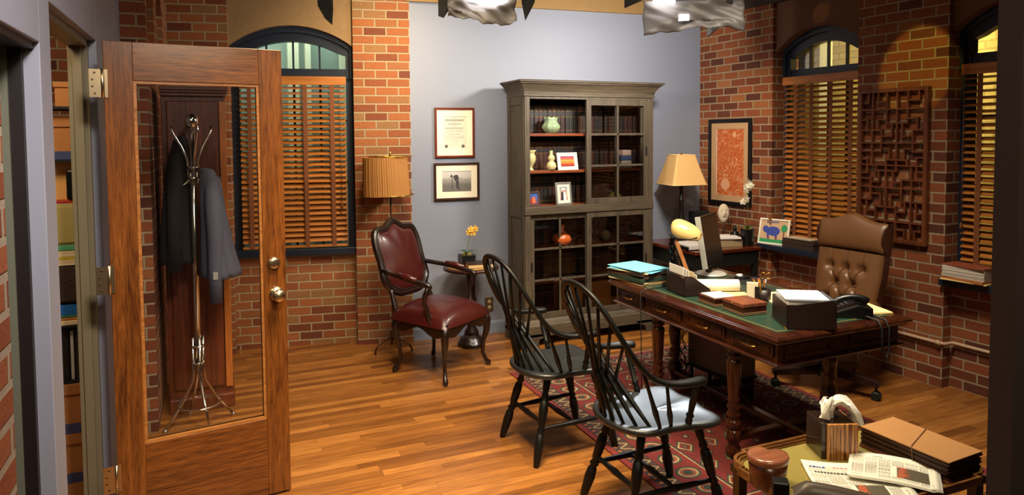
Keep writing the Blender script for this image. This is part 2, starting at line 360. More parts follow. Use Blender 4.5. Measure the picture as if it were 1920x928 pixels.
def window(name, F, u0, u1, zsill, zspr, zcr, zglass, y0, blind_top, seed, gl_mat, sill=(0, 0, 0)):
    """arched window with glazing behind a wooden blind; y0 = face of the frame"""
    jw = 0.06
    oa = arch(u0, u1, zspr, zcr); ia = arch(u0+jw+0.03, u1-jw-0.03, zspr-0.06, zcr-0.115)
    outer = [(u0, zsill)]+oa+[(u1, zsill)]; inner = [(u0+jw, zsill+0.03)]+[(max(u0+jw, x), z) for x, z in ia]+[(u1-jw, zsill+0.03)]
    inner[1] = (u0+jw, ia[0][1]); inner[-2] = (u1-jw, ia[-1][1])
    mb = MB().ring(outer, inner, y0, y0+0.07)
    mb.box(u0+jw, u1-jw, y0+0.01, y0+0.07, zglass-0.07, zglass)                     # transom bar
    o2 = [(x, z) for x, z in oa]; i2 = arch(u0+0.03, u1-0.03, zspr-0.02, zcr-0.045)
    mb.ring([(u0, zspr-0.25)]+oa+[(u1, zspr-0.25)], [(u0+0.03, zspr-0.25)]+i2+[(u1-0.03, zspr-0.25)], y0-0.025, y0)
    fr = struct(mb.build(name, M_navy, loc=F[0], rotz=F[1]))
    mu = MB(); w_ = u1-u0-2*jw
    for k in (1, 2, 3): mu.box(u0+jw+w_*k/4-0.007, u0+jw+w_*k/4+0.007, y0+0.03, y0+0.055, zglass, zcr-0.09)
    for k in (1, 2, 3): mu.box(u0+jw+w_*k/4-0.009, u0+jw+w_*k/4+0.009, y0+0.04, y0+0.06, zsill+0.03, zglass-0.07)
    for z in (0.38, 0.72): zz = zsill+(zglass-zsill)*z; mu.box(u0+jw, u1-jw, y0+0.04, y0+0.06, zz-0.009, zz+0.009)
    mu.build('muntins', M_navy, fr)
    gp = [(u0+jw-0.01, zsill+0.02)]+[(x, z+0.01) for x, z in arch(u0+jw-0.01, u1-jw+0.01, zspr-0.05, zcr-0.1)]+[(u1-jw+0.01, zsill+0.02)]
    MB().prism(gp, y0+0.048, y0+0.052).build('window_pane', gl_mat, fr)
    return fr
def blind(F, u0, u1, z0, z1, y, label, tapes, tilt, cord_u, group=None):
    w0 = W(F, ((u0+u1)/2, y, 0)); t = thing('window_blind', label, 'blind', w0, F[1]); h = (u1-u0)/2
    MB().box(-h-0.005, h+0.005, -0.028, 0.02, z1-0.06, z1).box(-h-0.008, h+0.008, -0.034, -0.026, z1-0.064, z1+0.004).build('headrail', M_slat, t, bevel=0.003)
    mb = MB(); zz = z1-0.085; n = 0
    while zz > z0+0.03:
        th = tilt*(0.62+0.62*(1-(zz-z0)/(z1-z0)))+R_.uniform(-0.04, 0.04); dy, dz = 0.024*math.cos(th), 0.024*math.sin(th)
        mb.box(-h, h, -0.025, 0.025, -0.0015, 0.0015, Matrix.Translation((0, 0, zz)) @ Matrix.Rotation(th, 4, 'X')); zz -= 0.043; n += 1
    mb.build('slats', M_slat, t)
    box(-h, h, -0.025, 0.025, z0, z0+0.018).build('bottom_rail', M_slat, t, bevel=0.003)
    for tp in tapes: box(tp-(u0+u1)/2-0.016, tp-(u0+u1)/2+0.016, -0.03, -0.0275, z0, z1-0.06).build('ladder_tape', M_tape, t)
    MB().tube([(cord_u-(u0+u1)/2, -0.04, z1-0.06), (cord_u-(u0+u1)/2, -0.04, z0+0.35)], 0.0025, 6).lathe([(0.003, 0), (0.008, -0.01), (0.009, -0.03), (0.004, -0.045)], 10, (cord_u-(u0+u1)/2, -0.04, z0+0.35)).build('pull_cord', M_tape, t)
    return t
G_green = glassmat('pane_green', (0.92, 1.0, 0.96, 1)); G_amber = glassmat('pane_amber', (1, 0.98, 0.9, 1))
window('window_1', F1, -1.375, -0.445, 0.745, 2.39, 2.55, 2.222, 0.10, 2.15, 1, G_green)
struct(box(-1.375, -0.445, 0.035, 0.17, 0.735, 0.79).build('trim_6', M_navy, loc=F1[0], rotz=F1[1], bevel=0.004))
blind(F1, -1.31, -0.512, 0.80, 2.152, 0.07, 'wooden slatted blind in the left window beside the open glass door', [-1.237, -0.821, -0.615], rad(40), -0.55)
window('window_2', F3, -1.427, -0.644, 0.745, 2.352, 2.514, 2.2, 0.14, 2.13, 2, G_amber)
struct(box(-1.51, -0.66, -0.075, 0.2, 0.72, 0.762).build('trim_7', M_navy, loc=F3[0], rotz=F3[1], bevel=0.004))
blind(F3, -1.385, -0.69, 0.765, 2.135, 0.11, 'wooden slatted blind behind the high leather office chair', [-1.265, -1.111, -0.935, -0.76], rad(35), -1.35)
window('window_3', F3, 0.0, 0.8, 0.745, 2.33, 2.49, 2.18, 0.14, 2.1, 3, G_amber)
struct(box(-0.01, 0.8, -0.045, 0.2, 0.69, 0.74).build('trim_8', M_navy, loc=F3[0], rotz=F3[1], bevel=0.004))
blind(F3, 0.045, 0.74, 0.745, 2.107, 0.11, 'wooden slatted blind at the right edge above the bundle of papers', [0.15, 0.35, 0.6], rad(30), 0.06)
# scenery wall pieces outside the windows
struct(box(-1.4, 2.4, 7.05, 7.12, 0.0, 3.4).build('wall_outside_left', plain('outside_green', (146, 160, 150), 0.8, var=0.25, bscale=1.2)))
mb = MB()
for x, w_ in ((0.66, 0.10), (0.82, 0.05), (1.15, 0.05), (-0.2, 0.08)): mb.box(x, x+w_, 6.85, 6.95, 0, 3.3)
struct(mb.build('trim_9', plain('outside_column', (225, 220, 190), 0.7)))
struct(box(0.0, 2.6, 0, 0.06, 0, 3.3).build('wall_outside_right', brickmat('brick_yellow', tones=[(190, 170, 110), (205, 186, 130), (215, 195, 140)], mortar=(170, 150, 100)), loc=(5.9, 5.6, 0), rotz=-rad(90), uv=True))
mb = MB()
for y, w_ in ((3.6, 0.06), (4.02, 0.10), (4.5, 0.08), (4.95, 0.1)): mb.box(5.5, 5.56, y, y+w_, 0, 3.2)
struct(mb.build('trim_10', plain('outside_column2', (215, 215, 200), 0.7)))

# pipe conduit along the right wall
mb = MB(); a_ = [(-0.644+0.004, -0.02, 0.305), (-0.01, -0.02, 0.303), (0.018, -0.01, 0.302), (0.022, 0.03, 0.301), (0.03, 0.065, 0.30), (0.06, 0.068, 0.30), (0.8, 0.068, 0.298)]
mb.tube([(x, y, z) for x, y, z in a_], 0.011, 10); mb.tube([(-0.03, -0.02, 0.303), (0.0, -0.02, 0.303)], 0.016, 10)
tag(mb.build('conduit_pipe', plain('painted_pipe', (186, 156, 128), 0.45), loc=F3[0], rotz=F3[1]), 'painted conduit pipe running along the right brick wall just above the floor', 'pipe')

# left partition wall with two openings and door frame
b = MB()
XL, XR = -0.56, -0.46
b.box(XL, XR, 3.48, 4.66, 0, 3.3); b.box(-0.60, XR, 2.40, 2.545, 0, 3.3); b.box(XL, XR, 2.545, 3.48, 2.10, 3.3); b.box(-0.60, XR, 0.6, 2.40, 1.955, 3.3)
struct(b.build('wall_left', M_blue2, bevel=0.003))
mb = MB(); mb.box(-0.565, -0.49, 3.448, 3.482, 0, 2.10); mb.box(-0.545, -0.51, 3.432, 3.449, 0, 2.085)
mb.box(-0.565, -0.49, 2.544, 3.482, 2.07, 2.102)
struct(mb.build('trim_11', M_oliveframe, bevel=0.003))
mb = MB(); mb.box(-0.535, -0.502, 2.375, 2.402, 0, 1.955); mb.box(-0.575, -0.475, 0.7, 2.40, 1.935, 1.954)
struct(mb.build('trim_12', plain('dark_frame', (24, 16, 16), 0.5)))
struct(box(-0.60, -0.535, 2.365, 2.401, 0, 1.935).build('trim_13', plain('green_grey', (96, 98, 84), 0.6)))
struct(box(0.0, 1.35, 0.0, 0.2, 0, 1.93).build('wall_side_near', M_brick_big, loc=(-0.362, 0.20, 0), rotz=rad(90), uv=True))
# brick pier behind the glass door
b = MB(); b.box(-0.6, -0.352, 0, 0.16, 0, 3.4)
struct(MB().box(0, 0.13, 0, 1.5, 0, 3.4).build('wall_pier', M_brick, loc=(-0.463, 4.34, 0), rotz=0, uv=True))
struct(box(-0.47, -0.455, 4.66, 4.70, 0, 3.3).build('dark_gap_strip', M_dark))  # near-black strip stands in for the dark gap past the wall end
# arched brick return above the wardrobe
ar = arch(4.62, 5.2, 2.35, 2.62, 12)
struct(MB().prism([(4.45, 2.02), (4.62, 2.02)]+ar+[(5.2, 2.02), (5.6, 2.02), (5.6, 3.4), (4.45, 3.4)], -0.35, -0.30, 'X').build('wall_arch', M_brick_back, uv=True))
# back room seen through the first doorway
struct(box(0, 2.6, 0, 0.1, 0, 3.3).build('wall_room', M_brick, loc=(-3.1, 4.98, 0), rotz=0, uv=True))
# dark flat at the right edge, near the camera
struct(box(1.828, 3.2, 1.06, 1.12, 0, 3.3).build('wall_flat', plain('flat_dark', (58, 46, 48), 0.7)))

# ================================================================ glass door
DO = (-0.408, 3.25, 0); DA = math.atan2(0.09, 0.70); DW = 0.706
door = bpy.data.objects.new('door_1', None); COL.objects.link(door); door.location = DO; door.rotation_euler = (0, 0, DA); door['kind'] = 'structure'
M_oakv = wood('oak_v', (60, 27, 8), (138, 80, 29), 'Z', 0.3, 34, 16, coat=0.25)
M_oakx = wood('oak_x', (60, 27, 8), (138, 80, 29), 'X', 0.3, 34, 16, coat=0.25)
box(0, 0.105, 0, 0.045, 0.01, 2.075).build('hinge_stile', M_oakv, door, bevel=0.002)
box(DW-0.10, DW, 0, 0.045, 0.01, 2.075).build('lock_stile', M_oakv, door, bevel=0.002)
box(0.105, DW-0.10, 0.001, 0.044, 1.915, 2.075).build('top_rail', M_oakx, door, bevel=0.002)
box(0.105, DW-0.10, 0.001, 0.044, 0.01, 0.37).build('bottom_rail', M_oakx, door, bevel=0.002)
mb = MB(); gx0, gx1, gz0, gz1 = 0.105, DW-0.10, 0.37, 1.915
for y0, y1 in ((0.006, 0.016), (0.028, 0.038)):
    mb.box(gx0, gx0+0.012, y0, y1, gz0, gz1).box(gx1-0.012, gx1, y0, y1, gz0, gz1).box(gx0+0.012, gx1-0.012, y0, y1, gz0, gz0+0.012).box(gx0+0.012, gx1-0.012, y0, y1, gz1-0.012, gz1)
mb.build('glazing_bead', wood('oak_bead', (120, 70, 26), (180, 120, 60), 'X', 0.4, 30), door)
box(gx0+0.002, gx1-0.002, 0.020, 0.025, gz0+0.002, gz1-0.002).build('glass_panel', M_glassdoor, door)
for s, nm in ((-1, 'door_knob'), (1, 'door_knob')):
    Mk = Matrix.Translation((DW-0.045, 0.0225+s*0.0225, 0.95)) @ Matrix.Rotation(rad(90)*(1 if s < 0 else -1), 4, 'X')
    MB().lathe([(0.033, 0), (0.033, 0.006), (0.02, 0.010), (0.013, 0.014), (0.013, 0.030), (0.022, 0.036), (0.029, 0.047), (0.029, 0.058), (0.020, 0.068), (0.001, 0.070)], 24, M=Mk).build(nm, M_nickel, door)
Mk = Matrix.Translation((DW-0.055, 0.0, 1.095)) @ Matrix.Rotation(rad(90), 4, 'X')
MB().lathe([(0.028, 0), (0.028, 0.006), (0.024, 0.016), (0.012, 0.018), (0.001, 0.018)], 24, M=Mk).build('deadbolt', M_nickel, door)
for zc in (1.90, 1.09, 0.25):
    h = MB(); h.box(-0.052, -0.008, -0.008, -0.004, zc-0.057, zc+0.057)
    h.box(-0.004, 0.014, -0.004, 0.0, zc-0.057, zc+0.057)
    h.tube([(-0.004, -0.008, zc-0.06), (-0.004, -0.008, zc+0.06)], 0.0065, 10)
    hg = h.build('hinge', M_nickel, door)
    s_ = MB()
    for dx, dz in ((-0.032, 0.042), (-0.040, 0.014), (-0.040, -0.014), (-0.032, -0.042)):
        s_.lathe([(0.0045, 0), (0.003, 0.002)], 10, M=Matrix.Translation((dx, -0.008, zc+dz)) @ Matrix.Rotation(rad(90), 4, 'X'))
    s_.build('screws', plain('screw', (90, 78, 58), 0.4, 1.0), hg)

# ================================================================ back room contents (seen through the doorway)
def cardbox(loc, w_, d_, h_, label, rot=0.0, band=True, group='storage boxes in the side room', hole=True):
    t = thing('storage_box', label, 'box', loc, rot, group)
    box(-w_/2, w_/2, -d_/2, d_/2, 0, h_*0.99).build('carton', M_card, t, bevel=0.003)
    l = MB().box(-w_/2-0.006, w_/2+0.006, -d_/2-0.006, d_/2+0.006, h_*0.78, h_); l.build('lid', M_card, t, bevel=0.003)
    if band: box(-w_/2-0.002, w_/2+0.002, -d_/2-0.002, -d_/2+0.01, 0.0, h_*0.2).build('label_band', plain('band_blue', (62, 72, 112), 0.6), t)
    if hole: MB().prism([(-0.04+0.01*math.cos(a), 0.0) for a in (0,)] or [], 0, 0) if False else box(-0.045, 0.045, -d_/2-0.004, -d_/2, h_*0.30, h_*0.36).build('hand_hole', M_dark, t, bevel=0.003)
    return t
SX = -0.765
sh = thing('metal_shelving', 'dark metal shelving unit seen through the narrow doorway left of the glass door', 'shelf', (SX, 3.99, 0))
for x in (-0.30, 0.175):
    for y in (0.15,): box(x-0.010, x+0.010, y-0.010, y+0.010, 0, 2.0).build('upright', M_dark, sh)
for z in (0.505, 0.775, 1.83): box(-0.30, 0.175, -0.135, 0.16, z-0.012, z).build('shelf_board', M_dark, sh)
cardbox((SX-0.0, 3.98, 0.0), 0.34, 0.24, 0.244, 'brown lidded storage box with blue band on the lowest level of the side room shelving', 0.02)
cardbox((SX-0.0, 3.98, 0.246), 0.335, 0.24, 0.244, 'brown lidded storage box stacked on another box in the side room', -0.02)
for i, (dx, c, w_) in enumerate(((-0.16, (30, 24, 22), 0.04), (-0.09, (60, 34, 20), 0.09), (-0.02, (26, 22, 22), 0.04), (0.045, (225, 220, 205), 0.008), (0.072, (24, 22, 24), 0.040), (0.105, (200, 200, 195), 0.016), (0.135, (40, 36, 34), 0.035))):
    tag(box(-w_/2+0.001, w_/2-0.001, -0.11, 0.11, 0, 0.25-0.01*(i % 2)).build('ring_binder', plain('binder%d' % i, c, 0.5), loc=(SX+dx, 3.985, 0.5055), bevel=0.002), ['dark ring binder', 'mottled brown file box', 'black ring binder beside the mottled box', 'thin cream folder standing', 'black binder beside the thin cream folder', 'pale grey slim binder standing', 'dark grey wide binder'][i]+' on the side room shelf under the papers', 'binder', 'binders in the side room')
for i, (c, h_, nm, lb) in enumerate((((235, 215, 170), 0.022, 'paper_pad', 'cream paper pad under coloured folders in the side room'), ((190, 120, 40), 0.012, 'file_folder', 'orange file folder lying under the blue folder in the side room'), ((60, 120, 90), 0.012, 'file_folder', 'dull green file folder lying under the blue folder in the side room'), ((20, 110, 190), 0.05, 'file_folder', 'bright blue folder on top of the pile in the side room'))):
    z = 0.776+[0, 0.023, 0.036, 0.049][i]
    tag(box(-0.165, 0.165, -0.12, 0.12, 0, h_).build(nm, plain('rf%d' % i, c, 0.6), loc=(SX, 3.98, z), rotz=0.03*i, bevel=0.002), lb, 'folder' if i else 'paper')
mb = MB().box(-0.17, 0.17, -0.12, 0.12, 0, 0.18)
tag(mb.build('wicker_basket', plain('wicker', (58, 40, 30), 0.8, bump=1.0, bscale=70, var=0.4), loc=(SX, 3.98, 0.886), bevel=0.01), 'dark brown woven basket between the folders and the paper stack in the side room', 'basket')
for i in range(5):
    tag(box(-0.17, 0.17, -0.12, 0.12, 0, 0.013).build('paper_sheaf', plain('sheaf%d' % (i % 3), [(232, 214, 178), (226, 205, 150), (205, 180, 60)][i % 3], 0.7), loc=(SX+0.002*i, 3.98, 1.068+0.0142*i), rotz=0.01*(i-2)), 'cream paper sheaf in the flat stack under the pale cabinet in the side room', 'paper', 'sheaves of paper on the side room shelf')
tag(box(-0.17, 0.17, -0.12, 0.12, 0, 0.026).build('green_folder', plain('mint', (90, 170, 120), 0.6), loc=(SX, 3.98, 1.140), bevel=0.002), 'mint green folder lying on the paper stack in the side room', 'folder')
cb = thing('office_cabinet', 'pale olive box cabinet in the side room with a black object standing on it', 'cabinet', (SX, 3.98, 1.167))
box(-0.17, 0.17, -0.12, 0.12, 0, 0.20).build('carcass', plain('olivebox', (176, 160, 98), 0.5), cb, bevel=0.004)
box(-0.16, 0.16, -0.124, -0.12, 0.01, 0.185).build('front_panel', plain('olivebox', (176, 160, 98), 0.5), cb, bevel=0.002)
tag(box(-0.16, 0.16, -0.12, 0.12, 0, 0.010).build('red_folder', plain('redfold', (170, 40, 34), 0.6), loc=(SX, 3.98, 1.3675)), 'red folder lying on the pale olive cabinet in the side room', 'folder')
tag(box(-0.04, 0.04, -0.03, 0.03, 0, 0.15).build('black_speaker', M_blackp, loc=(SX+0.145, 3.90, 1.378), bevel=0.015, seg=4), 'black rounded speaker standing in front of the tan panel in the side room', 'speaker')
tag(box(-0.17, 0.17, 0.0, 0.03, 0, 0.19).build('tan_panel', plain('tanpanel', (220, 172, 98), 0.6), loc=(SX, 3.95, 1.378), bevel=0.002), 'tan board standing behind the black speaker in the side room', 'board')
box(-0.30, 0.175, -0.10, 0.16, 1.562, 1.574).build('shelf_board', M_dark, sh)
cardbox((SX+0.09, 3.985, 1.576), 0.17, 0.16, 0.20, 'brown storage box with blue band near the top of the side room wall', 0.0, hole=False)
cardbox((SX+0.12, 3.985, 1.8305), 0.11, 0.12, 0.12, 'small brown box, highest of the stack in the side room', 0.0, band=False, hole=False)

# ================================================================ wardrobe behind the glass door
M_ward = wood('wardrobe_wood', (60, 25, 11), (112, 52, 24), 'Z', 0.4, 12)
wd = thing('wardrobe', 'dark wooden wardrobe with a cornice standing behind the glass door', 'wardrobe', (-0.12, 4.62, 0))
box(-0.17, 0.185, 0.0, 0.36, 0.09, 1.93).build('carcass', M_ward, wd, bevel=0.003)
box(-0.14, 0.145, -0.018, 0.0, 0.13, 1.90).build('door_panel', M_ward, wd, bevel=0.006)
box(0.150, 0.19, -0.02, 0.0, 0.12, 1.90).build('lit_stile', wood('ward_lit_tone', (140, 78, 30), (190, 112, 48), 'Z', 0.4, 14), wd, bevel=0.003)  # lighter wood tone carries the light falling on this stile
mb = MB()
for k, (o_, z0, z1) in enumerate(((0.012, 1.93, 1.95), (0.026, 1.95, 1.965), (0.038, 1.965, 1.985))): mb.box(-0.17, 0.185+o_*0.5, -o_-0.01, 0.36, z0, z1)
mb.build('cornice', M_ward, wd, bevel=0.003)
mb = MB().box(-0.17, 0.2, -0.05, 0.36, 0.0, 0.09); mb.build('plinth', M_ward, wd, bevel=0.01)

# ================================================================ coat rack, jacket, coat
cx, cy = -0.118, 4.36
t = thing('coat_rack', 'silver metal coat rack with ball top seen through the glass door', 'coat rack', (cx, cy, 0))
MB().tube([(0, 0, 0.30), (0, 0, 1.74)], 0.018, 14).build('pole', M_chrome, t)
MB().lathe([(0.001, 0), (0.022, 0.008), (0.036, 0.03), (0.039, 0.048), (0.034, 0.07), (0.018, 0.088), (0.001, 0.093)], 20, (0, 0, 1.725)).build('ball_finial', M_chrome, t)
for k in range(4):
    a = rad(18+90*k); ca, sa = math.cos(a), math.sin(a)
    P = lambda r, z: (r*ca, r*sa, z)
    MB().tube([P(0.028, 0.52), P(0.028, 0.30), P(0.036, 0.26), P(0.10, 0.14), P(0.19, 0.012)], 0.008, 8).lathe([(0.012, 0), (0.012, 0.02)], 10, P(0.19, 0)).build('leg', M_chrome, t)
    hk = MB().tube([P(0.020, 1.42), P(0.026, 1.46), P(0.03, 1.55), P(0.055, 1.62), P(0.10, 1.70), P(0.112, 1.745)], 0.007, 8)
    hk.tube([P(0.022, 1.46), P(0.034, 1.42), P(0.055, 1.405), P(0.085, 1.42), P(0.105, 1.45)], 0.006, 8)
    hk.build('hook', M_chrome, t)
MB().tube([(0.115*math.cos(rad(i*12)), 0.115*math.sin(rad(i*12)), 0.125) for i in range(30)], 0.005, 8, closed=True).build('ring', M_chrome, t)
for z in (0.46, 0.36, 1.44, 1.50): MB().lathe([(0.034, 0), (0.034, 0.012)], 18, (0, 0, z)).build('collar', M_chrome, t)
def garment(name, mat, label, cat, loc, secs, n=30):
    """hanging cloth: secs = (z, cx, cy, rx, ry) with folds growing downwards"""
    mb = MB(); m = len(secs)
    def fn(u, v):
        i = min(int(v*(m-1)), m-2); f = v*(m-1)-i; a, b_ = secs[i], secs[i+1]
        q = [a[k]*(1-f)+b_[k]*f for k in range(5)]; th = u*2*math.pi; r = 1+0.16*v*math.sin(5*th+2*v)+0.08*v*math.sin(9*th+1)
        return Vector((q[1]+q[3]*math.cos(th)*r, q[2]+q[4]*math.sin(th)*r, q[0]+(-0.03*math.sin(2*th+1) if v > 0.95 else 0)))
    mb.grid(fn, n*2, 24); o = mb.build(name, mat, loc=loc, solid=0.006); return tag(o, label, cat)
M_suit = plain('grey_suit', (74, 76, 92), 0.8, bump=0.3, bscale=300)
jk = thing('suit_jacket', 'grey suit jacket hanging from the right side of the coat rack', 'jacket', (cx+0.075, cy, 0))
def garm(parent, name, mat, secs):
    mb = MB(); m = len(secs)
    def fn(u, v):
        i = min(int(v*(m-1)), m-2); f = v*(m-1)-i; a, b_ = secs[i], secs[i+1]
        q = [a[k]*(1-f)+b_[k]*f for k in range(5)]; th = u*2*math.pi; r = 1+0.13*v*math.sin(4*th+2*v)+0.06*v*math.sin(9*th+1)
        return Vector((q[1]+q[3]*math.cos(th)*r, q[2]+q[4]*math.sin(th)*r, q[0]))
    mb.grid(fn, 48, 22); return mb.build(name, mat, parent, solid=0.005)
garm(jk, 'jacket_body', M_suit, [(1.50, -0.02, 0, 0.012, 0.012), (1.49, 0.0, 0, 0.035, 0.04), (1.42, 0.01, 0, 0.05, 0.08), (1.2, 0.03, 0, 0.065, 0.12), (1.0, 0.045, 0.0, 0.085, 0.14), (0.87, 0.06, 0, 0.10, 0.15)])
MB().tube([(0.02, -0.05, 1.44), (0.03, -0.12, 1.30), (0.035, -0.14, 1.1), (0.03, -0.145, 0.92), (0.03, -0.15, 0.74)], [0.03, 0.045, 0.042, 0.038, 0.034], 12).build('sleeve', M_suit, jk)
MB().tube([(0.04, 0.05, 1.44), (0.05, 0.10, 1.30), (0.07, 0.12, 1.1), (0.09, 0.12, 0.95), (0.10, 0.12, 0.88)], [0.03, 0.04, 0.04, 0.036, 0.032], 12).build('sleeve', M_suit, jk)
MB().prism([(-0.012, 0), (0.012, 0), (0.014, 0.04), (-0.012, 0.045)], -0.188, -0.184).build('sleeve_label', plain('lbl', (150, 150, 140), 0.6), jk, loc=(0.03, 0, 0.88))
ct = thing('overcoat', 'black overcoat hanging from the left side of the coat rack', 'coat', (cx-0.085, cy+0.06, 0))
M_coat = plain('black_wool', (14, 10, 9), 0.9, bump=0.3, bscale=200)
garm(ct, 'coat_body', M_coat, [(1.69, 0.03, 0, 0.01, 0.01), (1.67, 0.02, 0, 0.03, 0.04), (1.58, 0.01, 0, 0.045, 0.07), (1.35, -0.005, 0, 0.065, 0.10), (1.1, -0.012, 0, 0.078, 0.11), (0.95, -0.012, 0, 0.083, 0.115)])
MB().tube([(0.0, -0.05, 1.58), (-0.01, -0.10, 1.4), (-0.015, -0.115, 1.15), (-0.015, -0.115, 0.92)], [0.028, 0.04, 0.038, 0.036], 12).build('sleeve', M_coat, ct)

# ================================================================ floor lamp
t = thing('floor_lamp', 'bronze floor lamp with pleated drum shade between brick pier and red armchair', 'lamp', (1.245, 5.25, 0))
for k in range(3):
    a = rad(200+120*k); ca, sa = math.cos(a), math.sin(a)
    MB().tube([(0, 0, 0.16), (0.03*ca, 0.03*sa, 0.11), (0.09*ca, 0.09*sa, 0.085), (0.145*ca, 0.145*sa, 0.06), (0.165*ca, 0.165*sa, 0.02), (0.155*ca, 0.155*sa, 0.006)], 0.007, 8).build('leg', plain('bronze', (66, 42, 26), 0.35, 0.8), t)
MB().tube([(0, 0, 0.09), (0, 0, 1.52)], 0.007, 10).lathe([(0.016, 0), (0.02, 0.02), (0.01, 0.04)], 12, (0, 0, 0.13)).build('pole', plain('bronze', (66, 42, 26), 0.35, 0.8), t)
shd = MB(); n = 120; vs = []; prof = [(0.176, 1.225), (0.176, 1.235), (0.172, 1.38), (0.166, 1.515), (0.166, 1.522)]
for r, z in prof:
    for k in range(n): a = 2*math.pi*k/n; q = r*(1+0.018*(1 if k % 2 else -1)*(0.6+0.4*math.sin(k*1.7))); vs.append((q*math.cos(a), q*math.sin(a), z))
shd.add(vs, [(i*n+k, i*n+(k+1) % n, (i+1)*n+(k+1) % n, (i+1)*n+k) for i in range(4) for k in range(n)])
ls = shd.build('lamp_shade', plain('pleated_shade', (164, 112, 52), 0.75, bump=0.2, bscale=120, var=0.15), t, solid=0.003); ls.rotation_euler = (0, rad(-1.5), 0)
for z, r in ((1.524, 0.167), (1.226, 0.178)): MB().tube([(r*math.cos(rad(i*10)), r*math.sin(rad(i*10)), z) for i in range(36)], 0.004, 6, closed=True).build('shade_rim', M_gold, t)
MB().lathe([(0.006, 0), (0.012, 0.012), (0.006, 0.024), (0.009, 0.034), (0.002, 0.044)], 12, (0, 0, 1.52)).tube([(-0.165, 0, 1.523), (0.165, 0, 1.523)], 0.003, 6).build('finial', M_gold, t)

# ================================================================ framed pictures on the blue wall
M_mat = plain('mat_board', (232, 222, 196), 0.7); M_cherry = wood('cherry_frame', (78, 24, 10), (120, 46, 20), 'Z', 0.3, 30)
def wallframe(name, label, F, u0, u1, z0, z1, fw, fmat, y=-0.024, cat='picture', mat_w=0.045, mat=None, glass=True):
    p = W(F, ((u0+u1)/2, y, (z0+z1)/2)); t = thing(name, label, cat, p, F[1]); hw, hh = (u1-u0)/2, (z1-z0)/2
    MB().ring([(-hw, -hh), (hw, -hh), (hw, hh), (-hw, hh)], [(-hw+fw, -hh+fw), (hw-fw, -hh+fw), (hw-fw, hh-fw), (-hw+fw, hh-fw)], 0, 0.022).build('frame', fmat, t, bevel=0.004)
    a, c = hw-fw, hh-fw; mw = mat_w
    MB().ring([(-a, -c), (a, -c), (a, c), (-a, c)], [(-a+mw, -c+mw), (a-mw, -c+mw), (a-mw, c-mw), (-a+mw, c-mw)], 0.010, 0.014).build('mat', mat or M_mat, t)
    box(-hw+0.004, hw-0.004, 0.017, 0.021, -hh+0.004, hh-0.004).build('backing', M_dark, t)
    return t, a-mw, c-mw
def flatpoly(mb, poly, y): return mb.prism(poly, y, y+0.0006)
def blob(cx_, cz, rx, rz_, n=18, j=0.12, seed=1):
    q = random.Random(seed); return [(cx_+rx*math.cos(2*math.pi*i/n)*(1+q.uniform(-j, j)), cz+rz_*math.sin(2*math.pi*i/n)*(1+q.uniform(-j, j))) for i in range(n)]
t, a, c = wallframe('framed_certificate', 'framed certificate with two seals, the upper frame on the blue wall', F2, 0.200, 0.538, 1.50, 1.912, 0.018, M_cherry, mat_w=0.052)
sheet = box(-a, a, 0.0145, 0.0165, -c, c).build('certificate_sheet', plain('cert', (206, 200, 180), 0.8, var=0.05), t)
mb = MB(); q = random.Random(3)
rows = [(0.90, 0.16, 0.004), (0.78, 0.42, 0.006), (0.72, 0.40, 0.005), (0.62, 0.12, 0.003), (0.52, 0.30, 0.006), (0.40, 0.10, 0.003), (0.28, 0.40, 0.006), (0.17, 0.36, 0.0025), (0.10, 0.38, 0.0025), (0.03, 0.36, 0.0025), (-0.10, 0.26, 0.004), (-0.22, 0.40, 0.0025), (-0.29, 0.42, 0.0025), (-0.36, 0.38, 0.0025), (-0.48, 0.20, 0.0025), (-0.62, 0.16, 0.002), (-0.72, 0.16, 0.002)]
for fz, fw_, hh_ in rows:
    x = -fw_*a*1.9
    while x < fw_*a*1.9: l_ = q.uniform(0.003, 0.011); mb.box(x, min(x+l_, fw_*a*1.9), 0.0138, 0.0144, fz*c-hh_/2, fz*c+hh_/2); x += l_+0.0022
mb.build('print', plain('cert_ink', (96, 90, 84), 0.8), sheet)
for sx in (-0.72, 0.72): MB().lathe([(0.014, 0), (0.012, 0.001), (0.001, 0.001)], 20, M=Matrix.Translation((sx*a, 0.0144, -0.82*c)) @ Matrix.Rotation(rad(90), 4, 'X')).build('seal', plain('seal', (84, 84, 76), 0.5), sheet)
t, a, c = wallframe('framed_photograph', 'framed black and white photograph of a figure outdoors, under the certificate on the blue wall', F2, 0.188, 0.576, 1.147, 1.458, 0.020, wood('walnut_frame', (34, 16, 10), (66, 34, 20), 'X', 0.35, 30), mat_w=0.050)
pm, nt, bs = newmat('bw_photo')
tc = N(nt, 'ShaderNodeTexCoord'); sx_ = N(nt, 'ShaderNodeSeparateXYZ'); nt.links.new(tc.outputs['Object'], sx_.inputs[0])
nz = N(nt, 'ShaderNodeTexNoise', i_Scale=60.0, i_Detail=6.0); nt.links.new(tc.outputs['Object'], nz.inputs['Vector'])
ma = N(nt, 'ShaderNodeMath', operation='MULTIPLY_ADD'); ma.inputs[1].default_value = 0.06; nt.links.new(nz.outputs['Fac'], ma.inputs[0]); nt.links.new(sx_.outputs['Z'], ma.inputs[2])
rp = N(nt, 'ShaderNodeValToRGB'); e = rp.color_ramp.elements; e[0].position = 0; e[0].color = lin((100, 96, 92)); e[1].position = 0.09; e[1].color = lin((190, 186, 180)); k_ = e.new(0.05); k_.color = lin((150, 146, 140)); k_ = e.new(0.056); k_.color = lin((176, 172, 166))
nt.links.new(ma.outputs[0], rp.inputs['Fac']); nt.links.new(rp.outputs[0], bs.inputs['Base Color'])
ph = box(-a, a, 0.0145, 0.0165, -c, c).build('photo_print', pm, t)
